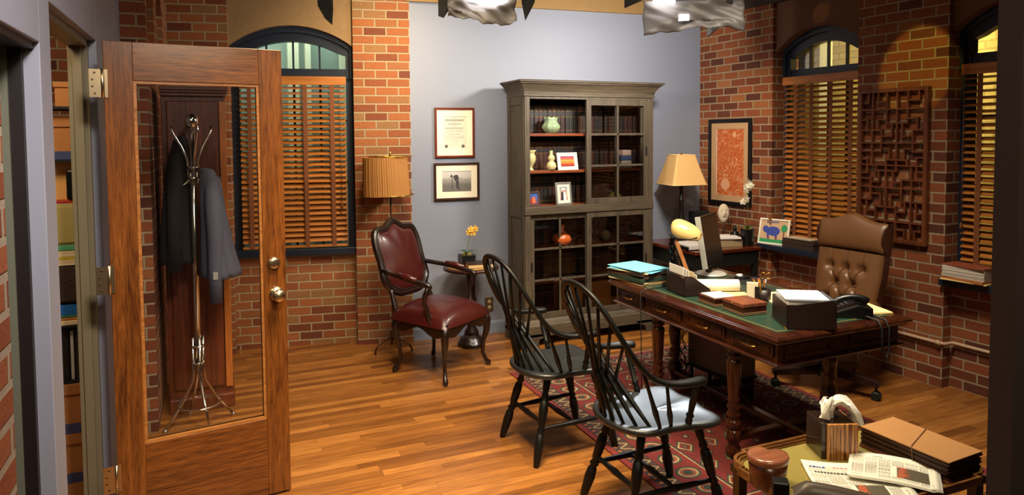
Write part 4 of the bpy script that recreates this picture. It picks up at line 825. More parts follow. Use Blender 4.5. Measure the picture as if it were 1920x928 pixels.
# ================================================================ windsor chairs
def windsor(label, loc, rz_, group):
    t = thing('windsor_chair', label, 'chair', loc, rz_, group)
    leg = [(0, 0.013), (0.08, 0.017), (0.25, 0.022), (0.34, 0.018), (0.36, 0.012), (0.39, 0.019), (0.43, 0.012), (0.46, 0.017), (0.62, 0.021), (0.70, 0.018), (0.72, 0.011), (0.75, 0.018), (0.80, 0.012), (0.84, 0.016), (0.92, 0.017), (1.0, 0.011)]
    feet = {}
    for k, (fx, fy, tx, ty) in enumerate(((-0.245, 0.20, -0.13, 0.12), (-0.245, -0.20, -0.13, -0.12), (0.24, 0.20, 0.13, 0.14), (0.24, -0.20, 0.13, -0.14))):
        feet[k] = (Vector((fx, fy, 0)), Vector((tx, ty, 0.435)))
        MB().turned((tx, ty, 0.435), (fx, fy, 0), [(1-a, r*1.14) for a, r in leg][::-1], 14).build('leg', M_black, t)
    P = lambda k, f: feet[k][0].lerp(feet[k][1], f)
    st = [(0, 0.008), (0.1, 0.010), (0.45, 0.014), (0.5, 0.016), (0.55, 0.014), (0.9, 0.010), (1, 0.008)]
    a1, b1, a2, b2 = P(0, 0.40), P(2, 0.40), P(1, 0.40), P(3, 0.40)
    MB().turned(a1, b1, st).build('stretcher', M_black, t); MB().turned(a2, b2, st).build('stretcher', M_black, t)
    MB().turned(a1.lerp(b1, 0.5), a2.lerp(b2, 0.5), st).build('stretcher', M_black, t)
    MB().turned(P(0, 0.47), P(1, 0.47), st).build('stretcher', M_black, t)
    # saddle seat
    half = [(0.235, 0.0), (0.225, 0.05), (0.215, 0.09), (0.225, 0.14), (0.225, 0.19), (0.20, 0.225), (0.14, 0.238), (0.06, 0.215), (0.0, 0.185), (-0.06, 0.205), (-0.13, 0.215), (-0.19, 0.19), (-0.235, 0.13), (-0.255, 0.06), (-0.26, 0.0)]
    half[8] = (0.005, 0.205)
    out = half+[(x, -y) for x, y in half[-2:0:-1]]
    n = len(out); mb = MB(); vs = []; rings = [(0.90, 0.418), (1.0, 0.432), (1.005, 0.445), (0.985, 0.457), (0.93, 0.461), (0.75, 0.455), (0.45, 0.449), (0.15, 0.448)]
    for k, (f, z) in enumerate(rings):
        for x, y in out: vs.append((x*f, y*f, z+(0.012*max(0, x/0.24)**2*math.exp(-(y/0.05)**2) if k > 3 else 0)))
    fs = [tuple(range(n))[::-1], tuple(range(len(vs)-n, len(vs)))]
    for i in range(len(rings)-1):
        for k in range(n): j = (k+1) % n; fs.append((i*n+k, i*n+j, (i+1)*n+j, (i+1)*n+k))
    mb.add(vs, fs, True); mb.build('seat', M_blackseat, t, sub=1)
    # continuous bow and arms
    hb = [(0.085, 0.262, 0.660), (0.04, 0.275, 0.662), (-0.03, 0.278, 0.664), (-0.10, 0.272, 0.668), (-0.165, 0.262, 0.690), (-0.215, 0.250, 0.735), (-0.265, 0.235, 0.81), (-0.305, 0.215, 0.885), (-0.342, 0.185, 0.96), (-0.368, 0.14, 1.015), (-0.382, 0.08, 1.045), (-0.388, 0.0, 1.055)]
    bow = [Vector(p) for p in hb]+[Vector((x, -y, z)) for x, y, z in hb[-2::-1]]
    rr = [0.026, 0.028, 0.024, 0.020, 0.019, 0.0185, 0.018, 0.0175, 0.0175, 0.0175, 0.0175, 0.0175]; rr = rr+rr[-2::-1]
    MB().tube(bow, rr, 12, flat=0.7).build('bow', M_black, t, sub=1)
    def at(f):
        m = len(bow)-1; i = min(int(f*m), m-1); return bow[i].lerp(bow[i+1], f*m-i)
    sp = [(0, 0.007), (0.12, 0.009), (0.3, 0.0128), (0.45, 0.0095), (0.7, 0.0075), (1, 0.0065)]
    for k in range(9):
        g = (k-4)/4; a = math.pi+g*rad(62); p0 = Vector((-0.01+0.225*math.cos(a), -0.195*math.sin(a), 0.445))
        MB().turned(p0, at(0.5+g*0.205), sp, 8).build('spindle', M_black, t)
    for s in (0, 1):
        for (x, y, f) in ((-0.085, 0.19, 0.225), (-0.03, 0.185, 0.145)):
            y = y if s == 0 else -y; f_ = f if s == 0 else 1-f
            MB().turned((x, y, 0.445), at(f_), sp, 8).build('spindle', M_black, t)
        y = 0.19 if s == 0 else -0.19; f_ = 0.05 if s == 0 else 0.95
        MB().turned((0.05, y, 0.445), at(f_), [(0, 0.011), (0.12, 0.016), (0.2, 0.012), (0.24, 0.018), (0.28, 0.011), (0.55, 0.015), (0.75, 0.010), (0.8, 0.014), (1, 0.009)], 10).build('arm_post', M_black, t)
    return t
wc = windsor('black spindle back chair with arms, farther from the camera, near the red armchair', (1.685, 3.285, 0.0), rad(3), 'black windsor chairs in front of the desk')
copytree(wc, (1.76, 2.515, 0.0), rad(-1), 'black spindle back chair with arms, nearest the camera, with a shiny seat', 'black windsor chairs in front of the desk')

# ================================================================ rug
def rug_material():
    m, nt, b = newmat('oriental_rug'); L = nt.links.new
    tc = N(nt, 'ShaderNodeTexCoord'); s = N(nt, 'ShaderNodeSeparateXYZ'); L(tc.outputs['Object'], s.inputs[0])
    def M_(op, a, b_=None, c=None, clamp=False):
        n = N(nt, 'ShaderNodeMath', operation=op); n.use_clamp = clamp
        for i, v in enumerate((a, b_, c)):
            if v is None: continue
            if isinstance(v, (int, float)): n.inputs[i].default_value = v
            else: L(v, n.inputs[i])
        return n.outputs[0]
    X, Y = s.outputs['X'], s.outputs['Y']; hx, hy = 0.80, 1.15
    dx = M_('SUBTRACT', hx, M_('ABSOLUTE', X)); dy = M_('SUBTRACT', hy, M_('ABSOLUTE', Y)); d = M_('MINIMUM', dx, dy)
    side = M_('LESS_THAN', dx, dy); al = M_('ADD', M_('MULTIPLY', side, Y), M_('MULTIPLY', M_('SUBTRACT', 1, side), X))
    def tri(v, f): return M_('ABSOLUTE', M_('SUBTRACT', M_('FRACT', M_('MULTIPLY', v, f)), 0.5))
    def band(a, b_): return M_('MULTIPLY', M_('GREATER_THAN', d, a), M_('LESS_THAN', d, b_))
    def mix(f, a, c):
        n = N(nt, 'ShaderNodeMix', data_type='RGBA'); L(f, n.inputs[0])
        if isinstance(a, tuple): n.inputs[6].default_value = lin(a)
        else: L(a, n.inputs[6])
        n.inputs[7].default_value = lin(c) if isinstance(c, tuple) else (0, 0, 0, 1)
        if not isinstance(c, tuple): L(c, n.inputs[7])
        return n.outputs[2]
    RED, NAVY, CREAM, GREEN, ORANGE = (98, 22, 19), (34, 32, 36), (150, 128, 88), (44, 52, 42), (140, 72, 34)
    # field: rows of lozenge medallions
    u = tri(X, 6.2); v = tri(Y, 5.0); dm = M_('ADD', u, v)
    col = mix(M_('LESS_THAN', dm, 0.36), RED, GREEN); col = mix(M_('LESS_THAN', dm, 0.29), col, CREAM); col = mix(M_('LESS_THAN', dm, 0.22), col, RED); col = mix(M_('LESS_THAN', dm, 0.12), col, GREEN); col = mix(M_('LESS_THAN', dm, 0.05), col, ORANGE)
    u2 = tri(M_('ADD', X, 0.081), 6.2); v2 = tri(M_('ADD', Y, 0.10), 5.0); dm2 = M_('ADD', u2, v2); col = mix(M_('LESS_THAN', dm2, 0.15), col, NAVY); col = mix(M_('LESS_THAN', dm2, 0.08), col, CREAM)
    # wide border with roundels
    rr = M_('ADD', M_('POWER', tri(al, 6.5), 2), M_('POWER', M_('MULTIPLY', M_('SUBTRACT', d, 0.235), 5.5), 2))
    wb = mix(M_('LESS_THAN', rr, 0.135), RED, GREEN); wb = mix(M_('LESS_THAN', rr, 0.085), wb, CREAM); wb = mix(M_('LESS_THAN', rr, 0.055), wb, (120, 60, 44)); wb = mix(M_('LESS_THAN', rr, 0.02), wb, GREEN)
    col = mix(band(-1, 0.33), col, wb)
    zz = M_('ABSOLUTE', M_('SUBTRACT', M_('SUBTRACT', d, 0.105), M_('MULTIPLY', M_('SUBTRACT', tri(al, 14.0), 0.25), 0.14)))
    zb = mix(M_('LESS_THAN', zz, 0.009), (66, 44, 36), CREAM); col = mix(band(-1, 0.14), col, zb); col = mix(band(-1, 0.07), col, NAVY)
    dt = M_('ADD', M_('POWER', tri(al, 22.0), 2), M_('POWER', M_('MULTIPLY', M_('SUBTRACT', d, 0.052), 22.0), 2)); db = mix(M_('LESS_THAN', dt, 0.06), NAVY, ORANGE); col = mix(band(0.034, 0.07), col, db)
    col = mix(band(-1, 0.034), col, (110, 30, 26)); col = mix(band(0.138, 0.146), col, NAVY); col = mix(band(0.326, 0.334), col, CREAM); col = mix(band(0.334, 0.345), col, NAVY)
    nz = N(nt, 'ShaderNodeTexNoise', i_Scale=45.0, i_Detail=5.0); L(tc.outputs['Object'], nz.inputs['Vector'])
    r2 = N(nt, 'ShaderNodeValToRGB'); r2.color_ramp.elements[0].position = 0.3; r2.color_ramp.elements[0].color = (0.5, 0.5, 0.5, 1); r2.color_ramp.elements[1].position = 0.65; L(nz.outputs['Fac'], r2.inputs['Fac'])
    mu = N(nt, 'ShaderNodeMix', data_type='RGBA', blend_type='MULTIPLY'); mu.inputs[0].default_value = 0.8; L(col, mu.inputs[6]); L(r2.outputs[0], mu.inputs[7]); L(mu.outputs[2], b.inputs['Base Color'])
    b.inputs['Roughness'].default_value = 0.95; bp = N(nt, 'ShaderNodeBump', i_Strength=0.4, i_Distance=0.002); L(nz.outputs['Fac'], bp.inputs['Height']); L(bp.outputs[0], b.inputs['Normal'])
    return m
t = thing('oriental_rug', 'red patterned oriental rug under the desk and coffee table', 'rug', (2.67, 3.24, 0))
box(-0.80, 0.80, -1.15, 1.15, 0.0, 0.008).build('pile', rug_material(), t)
fr = MB(); q = random.Random(4)
for i in range(150):
    x = -0.79+1.58*i/149
    for s in (-1, 1): fr.tube([(x, s*1.148, 0.005), (x+q.uniform(-0.004, 0.004), s*1.175, 0.004), (x+q.uniform(-0.01, 0.01), s*(1.20+q.uniform(-0.01, 0.01)), 0.002)], 0.0022, 4)
f_ = fr.build('fringe', plain('fringe', (150, 120, 90), 0.9), t); f_['kind'] = 'stuff'

# ================================================================ desk
DXc, DYc = 2.76, 3.07; HX, HY = 0.445, 0.73; TZ = 0.745
ZR = 0.008
t = thing('writing_desk', 'large mahogany writing desk with green leather top and turned legs', 'desk', (DXc, DYc, 0))
def slabmold(prof):
    mb = MB(); vs = []
    for o_, z in prof: vs += [(-HX-o_, -HY-o_, z), (HX+o_, -HY-o_, z), (HX+o_, HY+o_, z), (-HX-o_, HY+o_, z)]
    n = len(prof); fs = [(0, 1, 2, 3)[::-1], tuple(range(4*n-4, 4*n))]
    for i in range(n-1):
        for k in range(4): j = (k+1) % 4; fs.append((i*4+k, i*4+j, i*4+4+j, i*4+4+k))
    return mb.add(vs, fs)
slabmold([(-0.03, 0.705), (-0.018, 0.708), (-0.014, 0.716), (-0.004, 0.722), (0.002, 0.728), (0.0, 0.737), (-0.006, 0.739), (-0.008, 0.743), (-0.014, TZ)]).build('tabletop', M_desk, t)
box(-HX+0.075, HX-0.075, -HY+0.075, HY-0.075, TZ, TZ+0.001).build('leather_inlay', plain('green_leather', (34, 58, 46), 0.32, bump=0.1, bscale=200, coat=0.15), t)
g = MB(); a, c = HX-0.092, HY-0.092
g.ring([(-a, -c), (a, -c), (a, c), (-a, c)], [(-a+0.005, -c+0.005), (a-0.005, -c+0.005), (a-0.005, c-0.005), (-a+0.005, c-0.005)], TZ+0.001, TZ+0.0016, 'Z')
g.build('gilt_line', plain('gilt', (196, 160, 84), 0.3, 0.6), t)
slabmold([(-0.045, 0.60), (-0.045, 0.705)]).build('apron', M_desk, t)
mb = MB(); slab = [(-0.045, 0.598), (-0.028, 0.600), (-0.024, 0.608), (-0.030, 0.614), (-0.045, 0.616)]
slabmold(slab).build('lower_molding', M_desk, t)
for s, lab in ((-1, 0), (1, 1)):
    for y0, y1 in ((-0.665, -0.385), (-0.335, -0.025), (0.025, 0.335), (0.385, 0.665)):
        X_ = s*(HX-0.045); d_ = MB().box(min(X_, X_+s*0.010), max(X_, X_+s*0.010), y0, y1, 0.632, 0.698)
        dr = d_.build('drawer', M_desk, t, bevel=0.004)
        e = MB().ring([(y0+0.018, 0.641), (y1-0.018, 0.641), (y1-0.018, 0.689), (y0+0.018, 0.689)], [(y0+0.023, 0.646), (y1-0.023, 0.646), (y1-0.023, 0.684), (y0+0.023, 0.684)], min(X_+s*0.010, X_+s*0.014), max(X_+s*0.010, X_+s*0.014), 'X'); e.build('drawer_bead', M_desk, dr)
        ym = (y0+y1)/2; xx = X_+s*0.012
        hd = MB().tube([(xx, ym-0.045, 0.668), (xx+s*0.018, ym-0.044, 0.664), (xx+s*0.022, ym-0.02, 0.660), (xx+s*0.024, ym, 0.662), (xx+s*0.022, ym+0.02, 0.660), (xx+s*0.018, ym+0.044, 0.664), (xx, ym+0.045, 0.668)], 0.004, 8)
        hd.build('brass_handle', M_gold, dr)
for y0, y1 in ((-0.72, 0), ):
    for s in (-1, 1):
        Y_ = s*(HY-0.045)
        for x0, x1 in ((-0.36, -0.06), (0.06, 0.36)):
            MB().ring([(x0, 0.63), (x1, 0.63), (x1, 0.695), (x0, 0.695)], [(x0+0.014, 0.644), (x1-0.014, 0.644), (x1-0.014, 0.681), (x0+0.014, 0.681)], min(Y_, Y_+s*0.008), max(Y_, Y_+s*0.008)).build('end_panel', M_desk, t)
legp = [(0.0, 0.022), (0.02, 0.034), (0.045, 0.036), (0.065, 0.026), (0.085, 0.022), (0.09, 0.034), (0.15, 0.034), (0.155, 0.022), (0.165, 0.032), (0.185, 0.036), (0.20, 0.030), (0.21, 0.020), (0.22, 0.031), (0.235, 0.033), (0.25, 0.022), (0.262, 0.030), (0.275, 0.031), (0.285, 0.024), (0.30, 0.025), (0.305, 0.029), (0.312, 0.025), (0.33, 0.0265), (0.50, 0.0345), (0.512, 0.036), (0.520, 0.030), (0.528, 0.024), (0.538, 0.034), (0.548, 0.036), (0.556, 0.026), (0.575, 0.038), (0.60, 0.046)]
for x, y in ((-0.34, -0.33), (-0.34, 0.33), (0.34, -0.33), (0.34, 0.33)):
    MB().lathe([(r*1.12, z+ZR*(1-z/0.6)) for z, r in legp], 20, (x, y, 0)).build('leg', M_deskv, t)
legq = [(0.0, 0.02), (0.03, 0.034), (0.05, 0.024), (0.08, 0.024), (0.085, 0.032), (0.15, 0.05), (0.17, 0.04), (0.19, 0.022), (0.22, 0.034), (0.25, 0.036), (0.28, 0.022), (0.30, 0.03), (0.36, 0.04), (0.42, 0.036), (0.45, 0.024), (0.47, 0.034), (0.49, 0.024), (0.55, 0.036), (0.60, 0.042)]
for x, y in ((0, -0.62), (0, 0.62)): MB().lathe([(r, z+ZR*(1-z/0.6)) for z, r in legq], 20, (x, y, 0)).build('leg', M_deskv, t)
MB().box(-0.025, 0.025, -0.62, 0.62, 0.10, 0.13).build('stretcher', M_desk, t, bevel=0.006)
for y in (-0.33, 0.33): MB().box(-0.34, 0.34, y-0.025, y+0.025, 0.095, 0.125).build('stretcher', M_desk, t, bevel=0.006)

# ================================================================ things on the desk
ZD = 0.7465
# pile of folders and papers at the far left corner
z = ZD
for i, (c_, w_, d_, h_, r_, lb, nm) in enumerate((
        ((150, 120, 80), 0.24, 0.31, 0.010, -6, 'worn tan folder at the bottom of the folder pile', 'file_folder'),
        ((214, 196, 150), 0.23, 0.30, 0.008, 4, 'cream sheaf of papers low in the folder pile', 'paper_sheaf'),
        ((34, 54, 44), 0.24, 0.31, 0.022, -2, 'dark green folder in the folder pile', 'file_folder'),
        ((70, 46, 36), 0.24, 0.31, 0.016, 5, 'dark brown folder above the dark green one', 'file_folder'),
        ((60, 48, 44), 0.23, 0.30, 0.012, -4, 'black brown folder in the upper half of the pile', 'file_folder'),
        ((225, 200, 150), 0.23, 0.31, 0.006, 8, 'manila folder just under the light blue folders', 'file_folder'),
        ((110, 190, 214), 0.24, 0.32, 0.004, 12, 'lower light blue folder sticking out to the left of the pile', 'file_folder'),
        ((232, 224, 206), 0.215, 0.29, 0.006, 3, 'white paper sheaf between the two light blue folders', 'paper_sheaf'),
        ((120, 200, 222), 0.24, 0.31, 0.004, -3, 'light blue folder on top of the folder pile at the desk corner', 'file_folder'))):
    tag(box(-w_/2, w_/2, -d_/2, d_/2, 0.0002, h_).build(nm, plain('pile%d' % i, c_, 0.6), loc=(2.475-0.006*(i % 3), 3.68+0.004*(i % 2), z), rotz=rad(r_+12), bevel=0.001), lb, 'folder' if nm == 'file_folder' else 'paper', 'folder pile on the desk')
    z += h_+0.0004
# banker's lamp
t = thing('bankers_lamp', 'dark metal desk lamp with tilting cream glass shade near the desk corner', 'lamp', (2.565, 3.455, ZD))
MB().lathe([(0.062, 0), (0.066, 0.006), (0.060, 0.014), (0.040, 0.022), (0.034, 0.03), (0.042, 0.036), (0.030, 0.044), (0.018, 0.055)], 28).build('base', plain('gunmetal', (52, 50, 48), 0.22, 0.9), t)
MB().lathe([(0.012, 0.05), (0.020, 0.07), (0.012, 0.09), (0.010, 0.12), (0.016, 0.15), (0.024, 0.165), (0.012, 0.175), (0.011, 0.20), (0.020, 0.225), (0.024, 0.235), (0.012, 0.245), (0.010, 0.27), (0.018, 0.285), (0.012, 0.30), (0.005, 0.31)], 20).build('post', plain('gunmetal_dark', (20, 19, 18), 0.25, 0.8), t)
MB().tube([(-0.03, 0.0, 0.318), (0, 0, 0.305), (0.04, 0.03, 0.30), (0.10, 0.05, 0.305)], 0.0035, 8).tube([(-0.03, 0.0, 0.318), (0.0, -0.06, 0.30), (0.06, -0.085, 0.292), (0.115, -0.078, 0.298), (0.13, -0.075, 0.302)], 0.0035, 8).build('yoke', M_dark, t)
def shade(u, v):
    th = rad(-105)+rad(210)*u; s = (v-0.5)*2; R = (0.062-0.012*s)*math.sqrt(max(0.0, 1-0.95*abs(s)**2.6))+0.003
    return Vector((0.105, 0, 0.325))+Matrix.Rotation(rad(-52), 3, 'Z') @ (Matrix.Rotation(rad(22), 3, 'X') @ Vector((s*0.090, R*math.sin(th)*1.05, R*math.cos(th)*0.95-0.028*s)))
MB().grid(shade, 24, 20).build('glass_shade', M_ivory, t, solid=0.004)
# cord of the lamp hanging over the desk edge
tag(MB().tube([(2.50, 3.43, ZD+0.004), (2.40, 3.42, ZD+0.006), (2.325, 3.41, ZD+0.006), (2.300, 3.408, ZD-0.01), (2.298, 3.40, 0.55), (2.31, 3.41, 0.25), (2.33, 3.44, 0.05), (2.38, 3.52, 0.016), (2.55, 3.62, 0.014)], 0.003, 6).build('lamp_cord', M_dark), 'thin black cord hanging over the front desk edge from the lamp', 'cord')
# picture frame seen from behind, leaning
t = thing('desk_photo_frame', 'wooden picture frame on the desk seen from behind, leaning beside the cream lamp', 'picture', (2.735, 3.50, ZD), rad(62))
T = Matrix.Rotation(rad(-20), 4, 'X')
MB().box(-0.10, 0.10, 0, 0.012, 0, 0.27, T).build('backing', plain('frame_black', (24, 20, 18), 0.5), t)
mb = MB(); 
for x0, x1, z0, z1 in ((-0.115, -0.10, -0.0, 0.285), (0.10, 0.115, 0.0, 0.285), (-0.10, 0.10, 0.27, 0.285), (-0.10, 0.10, -0.0, 0.012)): mb.box(x0, x1, -0.006, 0.016, z0, z1, T)
mb.build('frame', wood('frame_tan', (150, 92, 50), (196, 134, 84), 'Z', 0.4, 20), t)
MB().prism([(0.07, 0.18), (0.15, 0.0), (0.155, 0.0), (0.076, 0.18)], -0.012, 0.012, 'X').build('easel_leg', M_dark, t)
# letter sorter with envelopes
t = thing('letter_sorter', 'dark leather letter sorter with slanted sides, left on the desk', 'organizer', (2.535, 3.265, ZD), rad(-8))
sw, sl = 0.085, 0.105
mb = MB()
side = [(-sw, 0), (sw, 0), (sw, 0.035), (-0.03, 0.115), (-sw, 0.12)]
mb.prism(side, -sl, -sl+0.008); mb.prism(side, sl-0.008, sl); mb.box(-sw, -sw+0.008, -sl, sl, 0, 0.12); mb.box(-sw, sw, -sl, sl, 0, 0.008); mb.box(sw-0.008, sw, -sl, sl, 0, 0.035)
mb.build('tray_body', M_blackbox, t, bevel=0.002)
mb = MB().box(-0.03, -0.026, -sl+0.008, sl-0.008, 0.008, 0.10).box(0.02, 0.024, -sl+0.008, sl-0.008, 0.008, 0.065); mb.build('divider', M_blackbox, t)
MB().tube([(-sw-0.001, -sl, 0.112), (-sw-0.001, sl, 0.112)], 0.0006, 4).build('gilt_edge', M_gold, t)
for i, (x, y0, y1, z1, c_, nm) in enumerate(((-0.072, -0.075, 0.09, 0.165, (236, 232, 226), 'white envelope in the back slot of the letter sorter'), (-0.060, -0.09, 0.06, 0.158, (214, 206, 200), 'pale printed letter in the letter sorter'), (-0.048, -0.092, 0.04, 0.150, (228, 220, 210), 'white folded letter in front of the printed one'), (-0.012, -0.09, 0.08, 0.135, (216, 200, 160), 'cream envelope in the front slot of the letter sorter'), (0.004, -0.09, 0.05, 0.120, (230, 226, 220), 'white card in the front slot of the letter sorter'))):
    o = box(x-0.0015, x+0.0015, y0, y1, 0.009, z1).build('envelope', plain('env%d' % i, c_, 0.7)); o.location = (2.535, 3.265, ZD); o.rotation_euler = (0, 0, rad(-8)); tag(o, nm, 'envelope')
# rolled paper
def roll(name, p0, p1, r, mat, label, cat, end=None):
    o = MB().tube([p0, p1], r, 32).build(name, mat); tag(o, label, cat)
    e = MB(); d = (Vector(p1)-Vector(p0)).normalized(); q = Vector(p1)+d*0.0006
    u = d.orthogonal().normalized(); w_ = d.cross(u); pts = [q+(u*math.cos(a*0.5)+w_*math.sin(a*0.5))*(r*(0.2+0.75*a/50)) for a in range(50)]
    e.tube(pts, 0.0009, 4).build('spiral_end', plain('rolledge', (150, 145, 135), 0.8), o); return o
roll('paper_roll', (2.598, 3.262, ZD+0.0365), (2.815, 3.155, ZD+0.0365), 0.036, M_white, 'thick white paper roll lying in the middle of the desk', 'paper roll')
tag(box(-0.13, 0.13, -0.05, 0.05, 0.0002, 0.004).build('manila_sheet', M_manila, loc=(2.69, 3.13, ZD), rotz=rad(-26)), 'manila sheet showing in front of the white paper roll', 'paper')
# desk pad papers behind
tag(box(-0.12, 0.12, -0.15, 0.15, 0.0002, 0.006).build('cream_blotter', plain('blot', (226, 206, 160), 0.7), loc=(2.93, 2.90, ZD), rotz=rad(-24)), 'cream paper pad lying behind the pencil cup', 'paper')
# two wooden boxes
def lidbox(name, label, loc, r, w_, d_, h_, topm, body, brass=True):
    t = thing(name, label, 'box', loc, rad(r))
    box(-w_/2, w_/2, -d_/2, d_/2, 0.0, h_*0.68).build('box_body', body, t, bevel=0.002)
    box(-w_/2-0.002, w_/2+0.002, -d_/2-0.002, d_/2+0.002, h_*0.69, h_).build('lid', topm, t, bevel=0.003)
    mb = MB()
    for z0 in (0.004, 0.012): mb.ring([(-w_/2-0.0018, -d_/2-0.0018), (w_/2+0.0018, -d_/2-0.0018), (w_/2+0.0018, d_/2+0.0018), (-w_/2-0.0018, d_/2+0.0018)], [(-w_/2+0.002, -d_/2+0.002), (w_/2-0.002, -d_/2+0.002), (w_/2-0.002, d_/2-0.002), (-w_/2+0.002, d_/2-0.002)], z0, z0+0.003, 'Z')
    mb.build('base_molding', plain('inlay', (150, 120, 90), 0.3), t)
    if brass:
        MB().lathe([(0.005, 0), (0.004, 0.004), (0.001, 0.005)], 12, M=Matrix.Translation((-w_/2-0.002, 0, h_*0.82)) @ Matrix.Rotation(rad(-90), 4, 'Y')).build('clasp', M_gold, t)
    return t
M_rose = wood('rosewood_top', (92, 44, 30), (140, 84, 60), 'Y', 0.25, 20, coat=0.5); M_rosed = wood('rosewood_dark', (38, 14, 9), (70, 28, 16), 'Y', 0.25, 20, coat=0.4)
lidbox('card_box', 'dark wooden box with a pale paper lying on its lid, nearer the letter sorter', (2.515, 2.985, ZD), -4, 0.14, 0.155, 0.045, M_rosed, M_rosed, False)
tag(box(-0.062, 0.062, -0.066, 0.066, 0.0002, 0.003).build('note_sheet', plain('pinkwhite', (226, 214, 210), 0.6), loc=(2.517, 2.985, ZD+0.0455), rotz=rad(-6)), 'pale sheet of paper lying on the dark wooden box', 'paper')
lidbox('wooden_box', 'reddish wooden lidded box with brass clasp beside the large dark letter tray', (2.525, 2.785, ZD), -4, 0.15, 0.165, 0.062, M_rose, M_rosed)
# pencil cup with pencils and scissors
pc = (2.795, 2.93, ZD)
t = thing('pencil_cup', 'dark leather pencil cup in the middle of the desk', 'cup', pc)
MB().lathe([(0.036, 0), (0.038, 0.004), (0.038, 0.062), (0.035, 0.062), (0.034, 0.006), (0.001, 0.006)], 28).build('cup_body', M_blackbox, t)
for i, (dx, dy, tx, ty, h_) in enumerate(((-0.014, 0.01, -0.03, 0.022, 0.112), (-0.006, -0.004, -0.022, 0.008, 0.118), (0.002, 0.012, -0.008, 0.026, 0.108), (-0.016, -0.012, -0.036, -0.006, 0.10), (0.01, 0.0, 0.004, 0.014, 0.104))):
    o = MB().turned((dx, dy, 0.010), (dx+tx, dy+ty, h_), [(0, 0.0032), (0.93, 0.0032), (1, 0.0032)], 6).build('pencil', plain('pencil_yellow', (228, 150, 40), 0.4), loc=pc)
    MB().turned((dx+tx*1.0, dy+ty*1.0, h_), (dx+tx*1.06, dy+ty*1.06, h_+0.006), [(0, 0.0036), (1, 0.0034)], 8).build('eraser', plain('eraser', (180, 80, 60), 0.7), o)
    tag(o, 'yellow pencil standing in the dark pencil cup', 'pencil', 'yellow pencils in the cup')
t = thing('scissors', 'brass handled scissors standing in the pencil cup', 'scissors', (pc[0]+0.006, pc[1]-0.006, pc[2]), rad(-55))
MB().tube([(0.002, 0, 0.012), (0.001, 0, 0.12)], [0.003, 0.005], 6).tube([(-0.002, 0.003, 0.012), (-0.001, 0.003, 0.12)], [0.003, 0.005], 6).build('blades', M_chrome, t)
for s in (-1, 1): MB().tube([(s*0.014+0.013*math.cos(rad(a)), 0.001*s, 0.138+0.017*math.sin(rad(a))) for a in range(0, 360, 24)], 0.0028, 8, closed=True).build('handle_loop', M_gold, t)
t = thing('cream_notepad', 'cream covered notepad standing upright beside the pencil cup', 'notepad', (2.745, 2.965, ZD), rad(-40))
box(-0.03, 0.03, -0.012, 0.012, 0, 0.098).build('pages', plain('padcream', (222, 208, 176), 0.6), t); box(0.012, 0.075, -0.02, -0.002, 0, 0.078).build('dark_cover', M_blackbox, t)
# big dark letter tray with white paper
t = thing('letter_tray', 'large dark leather letter tray heaped with white paper on the near desk corner', 'tray', (2.608, 2.478, ZD), rad(-28.5))
tw, td, th_ = 0.085, 0.125, 0.128
# local y along the long side, x depth
mb = MB(); sidep = [(-0.105, 0), (0.125, 0), (0.125, 0.142), (0.105, 0.142), (-0.06, 0.118), (-0.105, 0.118)]
mb.prism(sidep, -0.105, -0.099); mb.prism(sidep, 0.129, 0.135); mb.box(-0.105, -0.099, -0.105, 0.135, 0, 0.118); mb.box(-0.105, 0.125, -0.105, 0.135, 0, 0.006); mb.box(0.119, 0.125, -0.105, 0.135, 0, 0.10)
mb.build('tray_body', M_blackbox, t, bevel=0.002)
MB().tube([(-0.106, -0.104, 0.004), (-0.106, 0.134, 0.004)], 0.0006, 4).build('stitch_line', M_gold, t)
q = random.Random(8)
for i in range(9):
    o = box(-0.094, 0.112, -0.094, 0.124, 0, 0.0135).build('paper_stack', plain('paperw', (236, 234, 232), 0.6), bevel=0.001); o.location = (2.608+q.uniform(-.001, .001), 2.478, ZD+0.007+0.0138*i); o.rotation_euler = (0, 0, rad(-28.5)+q.uniform(-0.01, 0.01))
    tag(o, 'white sheaf of paper in the heap inside the large dark letter tray', 'paper', 'white paper in the letter tray')
o = box(-0.092, 0.13, -0.10, 0.118, 0, 0.003).build('folder_sheet', plain('slate', (70, 74, 84), 0.5)); o.location = (2.608, 2.478, ZD+0.1325); o.rotation_euler = (0, 0, rad(-31)); tag(o, 'dark slate folder peeking out under the top white sheet', 'folder')
o = box(-0.10, 0.10, -0.085, 0.12, 0, 0.004).build('top_sheet', plain('paperw', (236, 234, 232), 0.6)); o.location = (2.612, 2.48, ZD+0.1362); o.rotation_euler = (0, 0, rad(-33)); tag(o, 'white sheet topmost on the large dark letter tray', 'paper')
# telephone
t = thing('desk_telephone', 'black desk telephone beside the large letter tray', 'telephone', (2.955, 2.515, ZD), rad(-35))
MB().prism([(-0.10, 0), (0.10, 0), (0.10, 0.055), (0.03, 0.068), (-0.10, 0.022)], -0.085, 0.085).build('body', M_blackp, t, bevel=0.006)
k_ = MB()
for i in range(4):
    for j in range(3): k_.box(-0.075+i*0.022, -0.060+i*0.022, -0.005+j*0.022, 0.010+j*0.022, 0.024+0.0035*(i+0.6)*1.9, 0.036+0.0035*(i)*2.1)
k_.build('keypad', plain('keys', (60, 60, 62), 0.5), t)
MB().tube([(0.085, -0.05, 0.075), (0.06, -0.05, 0.098), (0.0, -0.05, 0.105), (-0.06, -0.05, 0.088), (-0.095, -0.05, 0.052)], [0.026, 0.020, 0.016, 0.018, 0.026], 14).build('handset', M_blackp, t, sub=1)
MB().box(0.03, 0.09, 0.0, 0.07, 0.06, 0.085).build('display', M_blackp, t, bevel=0.004)
mb = MB()
